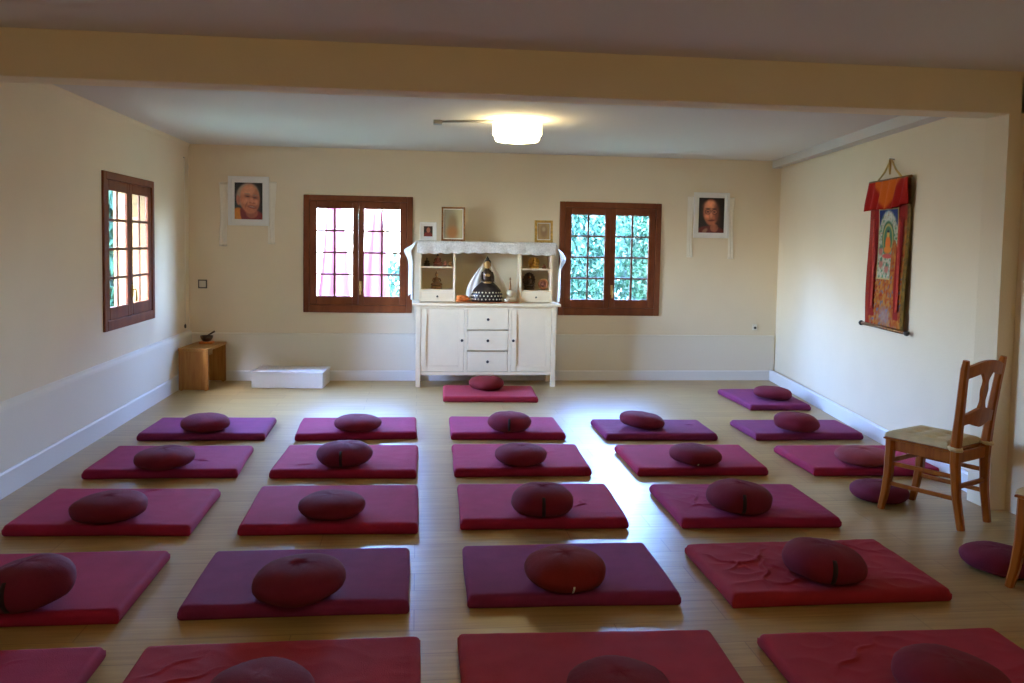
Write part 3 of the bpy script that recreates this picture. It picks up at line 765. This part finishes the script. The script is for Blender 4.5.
# large central statue
SX = .742; st = thing('large_statue', 'large dark seated statue with golden face at the centre of the altar', 'statue', (SX, 8.925, CZ))
b = B()
b.lathe([(.160, 0), (.172, .03), (.168, .08), (.146, .13), (.108, .172), (.072, .205), (.05, .22)], (0, 0, 0), 40, 1, .62)
b.build('robe_skirt', M['brocade_dark'], st)
b = B()
for j, (z, r_) in enumerate(((.030, .1722), (.066, .1695), (.102, .1590))):
    for i in range(26):
        t = 2*PI*(i+.5*(j % 2))/26
        b.ell((math.cos(t)*r_, math.sin(t)*r_*.62, z), (.0085, .0085, .0085), None, 8, 6)
b.build('beadwork', M['ivory'], st)
b = B()
b.lathe([(.068, .19), (.054, .23), (.049, .27), (.053, .305), (.046, .330), (.024, .346), (.021, .362)], (0, 0, 0), 24, 1, .72)
for sg in (-1, 1):
    b.tube([(sg*.044, 0, .318), (sg*.060, -.008, .27), (sg*.062, -.04, .225), (sg*.02, -.070, .205)], [.017, .016, .014, .010], 10)
b.build('torso', M['darkbronze'], st)
B().ell((0, -.068, .208), (.045, .022, .012)).build('hand', M['skin'], st); B().ell((0, -.045, .285), (.028, .012, .018)).build('hand', M['skin'], st)
b = B(); b.ell((0, -.004, .400), (.036, .034, .048)); b.ell((0, -.035, .398), (.005, .007, .010)); b.ell((0, -.031, .384), (.011, .004, .003))
for sg in (-1, 1): b.ell((sg*.036, .002, .395), (.005, .008, .019)); b.ell((sg*.012, -.030, .408), (.007, .004, .003))
b.build('face', M['skin'], st)
b = B(); b.ell((0, .008, .424), (.039, .036, .034)); b.ell((0, .006, .458), (.019, .019, .018)); b.lathe([(.010, .466), (.009, .476), (.006, .484), (.0006, .488)], (0, .006, 0), 12); b.build('hair', M['black'], st)
# white scarf over its shoulders
def scarf(sg):
    def f(u, v):
        xi = .034+.085*v**1.3; xo = .050+.170*math.sin(min(1, v*1.15)*PI/2)**1.2
        return (SX+sg*(xi+(xo-xi)*u), 8.925+.040+.045*v+.0025*math.sin(u*12+v*3), CZ+.408-.330*v-.05*u*v)
    return f
sc = thing('white_scarf', 'white silk scarf draped behind and down both sides of the large statue', 'scarf')
for sg in (-1, 1): B().grid(scarf(sg), 18, 30, .002).build('scarf_end', M['scarf'], sc)
# folded orange bundle on the left
bd = B()
for i, (x, y, z, a, c_, hh) in enumerate(((0, 0, .022, .078, .05, .022), (-.012, .0, .052, .062, .042, .018), (.02, -.012, .050, .045, .035, .016), (-.03, -.02, .030, .045, .035, .022))): bd.ell((x, y, z), (a, c_, hh), (0, .1*i-.1, .3*i))
o = bd.build('folded_cloth', M['orange']); o.location = (.482, 8.91, CZ+.001); tag(o, 'folded orange red cloth lying left of the large statue', 'cloth')
# small white stupa on the right
sp = thing('stupa', 'small ivory stupa with thin spire right of the large statue', 'ornament', (.992, 8.935, CZ+.001))
B().box(-.056, .056, -.045, .045, 0, .03, .004).box(-.046, .046, -.038, .038, .03, .052, .003).build('plinth', M['ivory'], sp)
B().lathe([(.036, .052), (.043, .075), (.044, .098), (.034, .118), (.016, .126)], (0, 0, 0), 24).build('dome', M['ivory'], sp)
B().lathe([(.015, .125), (.013, .14), (.012, .175), (.008, .21), (.004, .235), (.011, .24), (.0104, .247), (.004, .256), (.0006, .268)], (0, 0, 0), 14).build('spire', M['bronze'], sp)
# little glass/cream bowl by the stupa
o = B().lathe([(.012, 0), (.02, .004), (.030, .022), (.032, .034), (.029, .034), (.026, .02), (.0005, .008)], (0, 0, 0), 20).build('offering_bowl', M['ivory']); o.location = (.955, 8.86, CZ+.001); tag(o, 'tiny ivory bowl in front of the stupa', 'bowl')
# ------------------------------------------------------------------ bench, singing bowl, box
bn = thing('bench', 'honey pine box bench in the far left corner', 'bench', (-2.200, 8.900, 0), math.radians(-4))
hw, hl, hh = .150, .309, .43
B().box(-hw, hw, -hl, hl, hh-.028, hh, .004).build('bench_top', M['bench'], bn)
for y in (-hl+.006, hl-.034):
    b = B(); b.prism([(-hw+.004, .012), (-hw+.03, 0), (-hw+.05, .012), (hw-.05, .012), (hw-.03, 0), (hw-.004, .012), (hw-.004, hh-.028), (-hw+.004, hh-.028)], 'y', y, y+.028, .001); b.build('end_panel', M['benchend'], bn)
b = B(); b.box(-.012, .012, -hl+.034, hl-.034, .30, .402, .002); b.build('stretcher', M['bench'], bn)
o = B().box(-.07, .07, -.055, .055, 0, .018, .007).build('small_pad', M['orange']); o.location = (-2.195, 9.03, hh+.001); tag(o, 'small orange pad under the singing bowl on the bench', 'cushion')
o = B().lathe([(.028, 0), (.042, .006), (.060, .034), (.066, .062), (.062, .062), (.055, .036), (.038, .012), (.0006, .009)], (0, 0, 0), 28).build('singing_bowl', M['darkbronze']); o.location = (-2.195, 9.03, hh+.020); tag(o, 'small dark metal singing bowl on the bench in the corner', 'bowl')
o = B().tube([(-.05, 0, .036), (.0, .002, .062), (.055, .004, .096), (.072, .005, .106)], [.006, .007, .010, .011], 10).build('mallet', M['darkbronze']); o.location = (-2.185, 9.03, hh+.022); tag(o, 'dark stick resting in the singing bowl', 'mallet')
bx = thing('platform_box', 'low white wooden platform on the floor below the left back window', 'box', (-1.315, 8.965, 0), math.radians(-4))
bw, bl = .372, .215
b = B(); b.box(-bw+.008, bw-.008, -bl+.008, bl, 0, .148, .002); b.build('box_body', M['white'], bx)
B().box(-bw, bw, -bl, bl, .148, .170, .003).build('lid', M['whitetop'], bx)

# ------------------------------------------------------------------ ceiling lamp and cable
lp = thing('ceiling_lamp', 'lit drum shaped lamp on the ceiling before the altar', 'lamp', (.785, 6.75, HC))
B().lathe([(.145, -.02), (.15, -.018), (.15, -.0005)], (0, 0, 0), 40).build('lamp_base', M['metal'], lp)
B().lathe([(.19, -.022), (.197, -.028), (.199, -.120), (.192, -.128), (.182, -.13)], (0, 0, 0), 48).build('lamp_shade', M['shade'], lp)
B().lathe([(.181, -.128), (.182, -.155), (.17, -.172), (.10, -.182), (.0006, -.184)], (0, 0, 0), 48).build('diffuser', M['shade'], lp)
cd = thing('cable_duct', 'thin grey cable running along the ceiling left of the lamp', 'cable', (.15, 6.93, HC))
B().box(-.035, .035, -.035, .035, -.035, -.0005, .005).build('junction_box', M['conduit'], cd)
B().tube([(.035, 0, -.010), (.25, -.07, -.011), (.49, -.14, -.011)], .009, 8).build('cable', M['conduit'], cd)

fl = thing('ceiling_lamp', 'added drum lamp out of view, lighting the front part of the room', 'lamp', (.4, .1, HF))  # added out of view to give the front part its warm light
B().lathe([(.145, -.02), (.15, -.018), (.15, -.0005)], (0, 0, 0), 40).build('lamp_base', M['metal'], fl)
B().lathe([(.19, -.022), (.197, -.028), (.199, -.120), (.192, -.128), (.17, -.15), (.0006, -.155)], (0, 0, 0), 48).build('lamp_shade', M['fill_shade'], fl)

# ------------------------------------------------------------------ wall fittings
sw = thing('light_switch', 'small square switch with dark rim on the back wall near left corner', 'switch', (-2.289, D-.0005, 1.043))
b = B(); b.box(-.047, .047, -.010, 0, -.047, .047, .003); b.build('rim', M['switchrim'], sw)
B().box(-.034, .034, -.014, -.009, -.034, .034, .003).build('rocker', M['switch'], sw)
so = thing('wall_outlet', 'tiny dark cable outlet low on the back wall by right corner', 'outlet', (3.885, D-.0005, .615))
B().box(-.028, .028, -.012, 0, -.034, .034, .003).build('cover', M['khata'], so); B().lathe([(.014, 0), (.014, .012), (.006, .014)], (0, -.011, -.006), 12, mat3=R90).build('plug', M['black'], so)
wc = thing('pull_cord', 'thin dark cord with a pull knob hanging in the far left corner', 'cord', (XL+.012, 9.06, 0))
B().tube([(0, 0, 2.36), (.002, .003, 1.6), (0, 0, .63)], .0028, 6).build('string', M['khata'], wc)
B().lathe([(.003, .585), (.010, .592), (.011, .615), (.004, .632)], (0, 0, 0), 10).build('pull_knob', M['switchrim'], wc)
B().tube([(-.0105, 0, 2.365), (.002, 0, 2.362)], .004, 6).build('hook', M['metal'], wc)

# ------------------------------------------------------------------ hanging scroll (thangka)
def wallR(y): return xr(y)
TY = 6.185; th_rz = math.atan2(-.991, -.132)
tk = thing('hanging_scroll', 'painted silk scroll with red brocade hanging on the right wall', 'wall hanging', (wallR(TY)-.004, TY, .93), th_rz)
TW0, TW1, TH = .358, .352, 1.15     # half widths bottom / top
def tka(u, v):
    hw_ = TW0+(TW1-TW0)*v
    return hw_*(2*u-1)-.022*(1-v), TH*v
def bro(u, v):
    x, z = tka(u, v)
    return (x, -.018-.006*math.sin(u*9+v*3)-.006*math.sin(v*7), z)
def brocol(u, v):
    n1 = noise.noise(Vector((u*14, v*22, 1))); n2 = noise.noise(Vector((u*26, v*40, 4)))
    c = mixc((.70, .36, .10), (.78, .52, .20), sm(-.3, .4, n1))
    c = mixc(c, (.42, .42, .50), sm(.22, .42, n2)*(1 if v < .40 else .5)); c = mixc(c, (.60, .12, .06), sm(.15, .4, -n2)*.7)
    if v > .72 or u < .12: c = mixc(c, (.62, .10, .05), .75)
    if u > .93: c = mixc((.55, .42, .14), (.38, .30, .12), sm(-.2, .3, n2))
    # red stripes beside the painting
    if .10 < u < .25 or .74 < u < .88: c = (.60, .07, .05) if v > .06 else c
    for cx in (.42, .40): c = mixc(c, (.62, .60, .70), els(u, v, .5, .07, .14, .06, 0, .6)*.4)
    return tuple(x*.86 for x in c)
b = B(); NU, NV = 60, 96; b.grid(bro, NU, NV, .003); b.build('brocade', M['printcloth'], tk, colfn=lambda i, v: brocol(min(1, max(0, ((v[0]+.022*(1-v[2]/TH))/(TW0+(TW1-TW0)*v[2]/TH)+1)/2)), v[2]/TH))
def pcol(u, v):
    n1 = noise.noise(Vector((u*11, v*20, 9))); n2 = noise.noise(Vector((u*24, v*44, 3)))
    c = mixc((.66, .66, .58), (.30, .50, .38), sm(.0, .35, n1)); c = mixc(c, (.78, .74, .66), sm(.1, .4, n2)*.7); c = mixc(c, (.60, .30, .24), sm(.2, .45, -n2)*.6)
    if v > .72: c = mixc(c, (.09, .16, .36), sm(.72, .8, v)*(1-els(u, v, .5, .72, .42, .24, 0, .1)))
    c = mixc(c, (.80, .78, .74), els(u, v, .5, .86, .22, .10, 0, .3)*.7*(n1 > -.2)); c = mixc(c, (.14, .32, .20), els(u, v, .5, .58, .30, .24, 0, .1)); c = mixc(c, (.72, .62, .36), els(u, v, .5, .57, .26, .215, 0, .1)); c = mixc(c, (.25, .42, .30), els(u, v, .5, .56, .22, .19, 0, .1))
    c = mixc(c, (.82, .40, .12), els(u, v, .5, .50, .13, .12, 0, .15)); c = mixc(c, (.80, .45, .14), els(u, v, .5, .42, .19, .05, 0, .2)); c = mixc(c, (.78, .60, .30), els(u, v, .5, .635, .07, .045, 0, .2)); c = mixc(c, (.10, .12, .20), els(u, v, .5, .675, .06, .02, 0, .2))
    c = mixc(c, (.70, .30, .28), els(u, v, .5, .33, .25, .035, 0, .2))
    for ax, ay in ((.2, .22), (.5, .15), (.8, .22), (.15, .4), (.85, .4)): c = mixc(c, (.66, .40, .36), els(u, v, ax, ay, .10, .06, 0, .3)); c = mixc(c, (.25, .42, .34), els(u, v, ax, ay+.06, .05, .03, 0, .3))
    e = min(u, 1-u)*.36; 
    if e < .012 or min(v, 1-v)*.6 < .012: c = (.70, .62, .42)
    return c
pw0, pz0, pz1 = .178, .37, .93
b = B(); b.grid(lambda u, v: ((2*u-1)*pw0, bro(.5, (pz0+(pz1-pz0)*v)/TH)[1]-.006, pz0+(pz1-pz0)*v), 44, 72, .003)
b.build('painting', M['printcloth'], tk, colfn=lambda i, v: pcol((v[0]/pw0+1)/2, (v[2]-pz0)/(pz1-pz0)))
# gathered veil at the top
def veil(u, v):
    hw_ = (TW1+.006)*(1+.03*v*(u < .5)); x = hw_*(2*u-1)
    L = .185+.045*(abs(2*u-1))**3*(1.0 if u < .5 else .3)+.040*math.sin(u*PI)
    return (x, -.040-.020*math.sin(u*34+v*2)*(.35+.65*v)-.012*v, TH-.005-L*v)
def veilcol(u, v): 
    c = (.62, .09, .05); w = .30*(1-v*.92); c = mixc(c, (.80, .38, .08), 1-sm(w, w+.06, abs(u-.5))); return c
UV = []
b = B(); nu, nv = 64, 22; b.grid(veil, nu, nv, .003)
def vc(i, v):
    k = i % ((nu+1)*(nv+1)); return veilcol((k % (nu+1))/nu, (k//(nu+1))/nv)
b.build('silk_veil', M['printcloth'], tk, colfn=vc)
for x in (-.215, .245):
    B().grid(lambda u, v, x=x: (x+.028*(u-.5)*(1+.4*v), -.040-.004*math.sin(u*7+v*6), TH-.30-.72*v), 6, 30, .002).build('ribbon', M['redcloth'], tk)
b = B(); b.tube([(-TW0-.070, -.020, -.012), (TW0+.022, -.020, -.012)], .014, 12); b.build('bottom_rod', M['bronze'], tk)
for sg in (-1, 1): B().ell((sg*(TW0+.065)-.024, -.022, -.012), (.028, .020, .021)).build('rod_knob', M['black'], tk)
B().tube([(-TW1-.02, -.026, TH), (TW1+.02, -.026, TH)], .011, 10).build('top_rod', M['bronze'], tk)
b = B(); nz = 1.30; b.tube([(-.21, -.028, TH+.008), (-.10, -.024, 1.22), (-.012, -.022, nz), (.012, -.022, nz), (.10, -.024, 1.22), (.21, -.028, TH+.008)], .008, 8)
b.tube([(0, -.03, nz+.005), (.012, -.034, nz-.05), (.006, -.03, nz-.11)], [.010, .012, .006], 8); b.build('cord', M['brass'], tk)
B().tube([(0, .004, nz+.008), (0, -.035, nz+.012)], .005, 8).build('nail', M['metal'], tk)

# ------------------------------------------------------------------ chairs
def chair(label, loc, rz):
    r = thing('wooden_chair', label, 'chair', loc, rz, 'wooden chairs by the right wall'); w = M['chairwood']
    fx, bxx = .178, .165
    for sg in (-1, 1):   # front legs
        B().bar([(sg*.163, .228, 0), (sg*.164, .206, .10), (sg*.166, .188, .22), (sg*.168, .180, .425)], [.036, .041, .048, .050], [.036, .041, .048, .050], (1, 0, 0)).build('front_leg', w, r)
        B().bar([(sg*.146-.012*(sg > 0), -.238, 0), (sg*.152-.008*(sg > 0), -.208, .18), (sg*.158, -.195, .36), (sg*.162, -.197, .46), (sg*.170, -.212, .62), (sg*.184, -.230, .80), (sg*.194, -.242, .90), (sg*.200, -.250, .945)],
                [.036, .042, .048, .050, .046, .044, .044, .034], [.038, .043, .050, .052, .044, .040, .038, .028], (1, 0, 0)).build('back_post', w, r)
    b = B(); b.box(-.155, .155, .166, .190, .365, .428, .003); b.box(-.146, .146, -.207, -.187, .365, .428, .003)
    for sg in (-1, 1): b.prism([(sg*.154, .17), (sg*.176, .17), (sg*.170, -.19), (sg*.150, -.19)], 'z', .365, .428, .002)
    b.build('seat_rail', w, r)
    b = B(); b.prism([(-.194, .215), (.194, .215), (.182, -.178), (-.182, -.178)], 'z', .426, .438, .004); b.build('seat', w, r)
    # padded tufted seat
    dots = [(x, y) for y in (.10, -.03) for x in (-.09, 0, .09)]
    def pad(u, v):
        hw_ = .190-.010*(1-v); x = hw_*(2*u-1); y = -.168+.386*v
        e = min(min(u, 1-u)*.40, min(v, 1-v)*.39)
        z = .442+.034*math.sqrt(max(0, 1-(1-min(1, e/.045))**2))
        for a, c in dots: z -= .016*math.exp(-((x-a)**2+(y-c)**2)/.0009)
        return (x, y, z)
    b = B(); b.grid(pad, 40, 40, 0); b.add([], [])
    b.box(-.172, .172, -.160, .208, .4385, .4455, .003); b.build('seat_pad', M['pad'], r)
    for sg in (-1, 1):
        b = B(); 
        b.tube([(sg*.166, -.160, .452), (sg*.188, -.182, .448), (sg*.190, -.215, .446), (sg*.166, -.229, .445), (sg*.138, -.212, .447), (sg*.148, -.17, .450)], [.010, .012, .012, .012, .012, .010], 8); b.build('pad_tie', M['pad'], r)
    # stretchers
    for sg in (-1, 1):
        for z in (.165, .285):
            B().bar([(sg*.165, .19, z), (sg*.155, -.205, z+.004)], .018, .024, (1, 0, 0)).build('stretcher', w, r)
    B().bar([(-.166, .182, .30), (.166, .182, .30)], .020, .026, (0, 1, 0)).build('stretcher', w, r)
    B().bar([(-.155, -.205, .235), (.155, -.205, .235)], .020, .026, (0, 1, 0)).build('stretcher', w, r)
    # back: crest rail, lower rail, splat
    def back_y(z): return -.197-.056*(z-.46)/.485
    def curved(x0, zlow, zhigh, n=20, th=.022):
        b = B(); vs = []; fs = []
        for i in range(n+1):
            t = -1+2*i/n; x = x0*t; bow = -.018*(1-t*t)
            for z in (zlow(t), zhigh(t)):
                y = back_y(z)+bow
                vs += [(x, y-th/2, z), (x, y+th/2, z)]
        for i in range(n):
            q = i*4
            fs += [[q, q+4, q+6, q+2], [q+1, q+3, q+7, q+5], [q, q+1, q+5, q+4], [q+2, q+6, q+7, q+3]]
        fs += [[0, 2, 3, 1], [n*4, n*4+1, n*4+3, n*4+2]]
        b.add(vs, fs, False); return b
    curved(.186, lambda t: .842+.030*math.cos(t*PI/2)**1.2, lambda t: .905+.034*math.cos(t*PI/2)).build('crest_rail', w, r)
    curved(.166, lambda t: .574-.012*math.cos(t*PI*1.5)*(abs(t) < 1), lambda t: .655+.016*math.cos(t*PI)).build('lower_rail', w, r)
    b = B(); vs = []; fs = []; n = 18
    for i in range(n+1):
        t = i/n; z = .650+(.876-.650)*t; hw_ = .019+.019*math.cos(t*2*PI)**2*(1 if t > .5 else .9)-.010*math.exp(-((t-.5)/.2)**2)+(.018*(t > .8)*(t-.8)/.2)
        y = back_y(z)-.018
        vs += [(-hw_, y-.009, z), (hw_, y-.009, z), (hw_, y+.009, z), (-hw_, y+.009, z)]
    for i in range(n):
        q = i*4; fs += [[q+k, q+(k+1) % 4, q+4+(k+1) % 4, q+4+k] for k in range(4)]
    fs += [[3, 2, 1, 0], [n*4, n*4+1, n*4+2, n*4+3]]; b.add(vs, fs, False); b.build('splat', w, r)
    return r
chair('wooden chair with beige tufted seat pad standing whole beside the right wall', (3.0, 4.472, 0), math.radians(27.4))
chair('wooden chair cut off by the right edge, only its seat corner and leg showing', (2.962, 3.335, 0), math.radians(27.4))

# ------------------------------------------------------------------ outside
def cloth_out(label, x, y, z0, z1, w0, w1, seed):
    b = B(); b.grid(lambda u, v: (x+(w0+(w1-w0)*v)*(u-.5)+.02*math.sin(v*3+seed), y+.05*math.sin(u*15+seed)*(.4+.6*v), z1+(z0-z1)*v), 40, 24, .004)
    return tag(b.build('hanging_cloth', M['pink']), label, 'cloth', 'pink cloths outside')
cloth_out('pink cloth hanging outside behind the left half of the left back window', -1.18, 12.0, .55, 2.05, .20, .50, 0)
cloth_out('pink cloth hanging outside behind the right half of the left back window', -.60, 12.0, .45, 1.95, .16, .54, 2)
ln = thing('clothes_line', 'clothes line between two posts outside the left back window', 'clothes line', (0, 12, 0))
B().tube([(-2.4, 0, 2.1), (-1.0, 0, 2.06), (.6, 0, 2.1)], .006, 6).build('line', M['conduit'], ln)
for x in (-2.4, .6): B().tube([(x, 0, -.2), (x, 0, 2.2)], .03, 10).build('post', M['conduit'], ln)
struct(B().box(-22, 24, D+WT+.02, 34, -.35, -.2).build('ground_back', M['grass'])); struct(B().box(-22, XL-WT-.02, -8, D+WT+.02, -.35, -.2).build('ground_left', M['grass']))
nb = thing('neighbour_house', 'pale neighbouring house wall seen outside the left back window', 'building', (-4.5, 17, -.2))
B().box(-4.5, 3.6, 0, 5, 0, 3.1).build('house_wall', M['stucco'], nb); B().prism([(-5.0, 3.1), (4.1, 3.1), (3.4, 4.4), (-4.2, 4.4)], 'y', -.4, 5.4).build('roof', M['shutter'], nb)
def bush(name, label, loc, rx, ry, rz_, n, seed, lm, ls=.07, trunk=0):
    rnd = random.Random(seed); r = thing(name, label, 'tree' if trunk else 'shrub', loc, 0, 'greenery outside')
    b = B(); vs = []; fs = []
    for i in range(n):
        while True:
            p = Vector((rnd.uniform(-1, 1), rnd.uniform(-1, 1), rnd.uniform(-1, 1)))
            if .35 < p.length < 1: break
        k = 1+.25*noise.noise(p*2.2+Vector((seed, 0, 0)))
        c = Vector((p.x*rx*k, p.y*ry*k, trunk+rz_+p.z*rz_*k))
        e = Euler((rnd.uniform(0, 6), rnd.uniform(0, 6), rnd.uniform(0, 6))).to_matrix(); s_ = ls*rnd.uniform(.6, 1.3)
        o = len(vs); vs += [c+e @ Vector(q)*s_ for q in ((-1, 0, 0), (-.2, .45, .1), (1, 0, 0), (-.2, -.45, .1))]; fs.append([o, o+1, o+2, o+3])
    b.add(vs, fs, False); b.build('foliage', lm, r)
    t = B(); t.tube([(0, 0, -.2-loc[2]), (.03, 0, (trunk+rz_)*.5), (0, .02, trunk+rz_*1.2)], [.08, .06, .03], 8)
    for i in range(5):
        a = i*1.26; t.tube([(0, 0, trunk+rz_*.4+.1*i), (math.cos(a)*rx*.5, math.sin(a)*ry*.5, trunk+rz_*(.9+.12*i))], [.03, .012], 6)
    t.build('trunk', M['bark'], r); return r
bush('tree', 'leafy tree filling the left half of the right back window', (2.25, 15.2, -.2), 1.55, 1.3, 2.1, 24000, 1, M['leaf2'], .058)
bush('tree', 'leafy tree filling the right half of the right back window', (5.35, 15.7, -.2), 1.5, 1.2, 2.0, 22000, 2, M['leaf'], .058)
bush('shrub', 'wide dense shrub far behind the trees outside the right back window', (4.2, 19.2, -.2), 2.6, 1.0, 1.9, 16000, 5, M['leaf2'], .085)
bush('shrub', 'low shrub outside at the right edge of the left back window', (-.15, 15.4, -.2), .75, .6, .8, 1500, 3, M['leaf2'])
for k, (x, y, r, hz, lb) in enumerate(((-5.3, .6, 1.5, 3.2, 'added leafy tree out of view, screening daylight from the left window, nearest the front'), (-5.6, 3.7, 1.35, 3.0, 'added leafy tree out of view, screening daylight from the left window, between two others'), (-5.0, 13.2, 1.5, 2.2, 'leafy tree outside seen through the left window'))):  # first two are added unseen to block sky light at the left window
    bush('tree', lb, (x, y, -.2), r, r*1.05, hz, 9000, 11+k, M['leaf'], .13)
struct(B().box(XL-WT, XL-.05, W1[1]-.012, W1[1]-.0005, W1[2]+.001, W1[3]-.001).build('trim_7', M['dimmed_reveal']))  # added panel, its dark ochre stands in for shade on the overlit jamb
# open shutter outside window at right
shm = thing('window_shutter', 'reddish shutter panel folded back outside at the right of the right back window', 'shutter', (W3[1]-.013, D+.05, W3[2]+.002))
b = B(); b.box(-.010, .012, 0, .27, 0, W3[3]-W3[2]-.004, .003); b.build('shutter_panel', M['shutter'], shm)

# ------------------------------------------------------------------ light
w = bpy.data.worlds.new('World'); bpy.context.scene.world = w; w.use_nodes = True
nt = w.node_tree; bg = nt.nodes['Background']
sky = nt.nodes.new('ShaderNodeTexSky'); sky.sky_type = 'NISHITA'; sky.sun_disc = False; sky.sun_elevation = math.radians(48); sky.sun_rotation = math.radians(200); sky.air_density = 1.0; sky.dust_density = 1.5
mxs = nt.nodes.new('ShaderNodeMix'); mxs.data_type = 'RGBA'; mxs.blend_type = 'MULTIPLY'; mxs.inputs[0].default_value = 1; mxs.inputs[7].default_value = (.72, .87, 1.22, 1)
nt.links.new(sky.outputs['Color'], mxs.inputs[6]); nt.links.new(mxs.outputs[2], bg.inputs['Color']); bg.inputs['Strength'].default_value = 32
sun = bpy.data.lights.new('Sun', 'SUN'); sun.energy = 8; sun.angle = math.radians(.6); sun.color = (1, .95, .86)
so_ = bpy.data.objects.new('Sun', sun); C.objects.link(so_); so_.rotation_euler = (math.radians(46), 0, math.radians(-14))
def portal(loc, rot, sx, sy):
    l = bpy.data.lights.new('daylight_portal', 'AREA'); l.shape = 'RECTANGLE'; l.size = sx; l.size_y = sy; l.cycles.is_portal = True
    o = bpy.data.objects.new('daylight_portal', l); C.objects.link(o); o.location = loc; o.rotation_euler = rot
portal(((W2[0]+W2[1])/2, D+.12, 1.39), (-PI/2, 0, 0), 1.14, 1.24)
portal(((W3[0]+W3[1])/2, D+.12, 1.38), (-PI/2, 0, 0), 1.14, 1.24)
portal((XL-.12, (W1[0]+W1[1])/2, 1.41), (0, -PI/2, 0), 1.24, 1.2)

# ------------------------------------------------------------------ camera
yaw, pitch, roll, f, cy, h = .113002, .0599626, .0174245, 834.882, 293.927, 1.53
fw = Vector((math.sin(yaw)*math.cos(pitch), math.cos(yaw)*math.cos(pitch), -math.sin(pitch)))
rt = Vector((math.cos(yaw), -math.sin(yaw), 0)); up = rt.cross(fw)
r2 = rt*math.cos(roll)+up*math.sin(roll); u2 = -rt*math.sin(roll)+up*math.cos(roll)
cam = bpy.data.cameras.new('Camera'); co = bpy.data.objects.new('Camera', cam); C.objects.link(co)
mw = Matrix((r2, u2, -fw)).transposed().to_4x4(); mw.translation = (0, 0, h); co.matrix_world = mw
cam.sensor_width = 36; cam.sensor_fit = 'HORIZONTAL'; cam.lens = f/1024*36; cam.shift_y = -(341.5-cy)/1024; cam.clip_start = .05
bpy.context.scene.camera = co
vs_ = bpy.context.scene.view_settings; vs_.view_transform = 'Standard'; vs_.look = 'None'; vs_.gamma = 1; vs_.use_curve_mapping = False; vs_.exposure = 0.0
cy_ = bpy.context.scene.cycles; cy_.max_bounces = 14; cy_.diffuse_bounces = 8; cy_.sample_clamp_indirect = 6
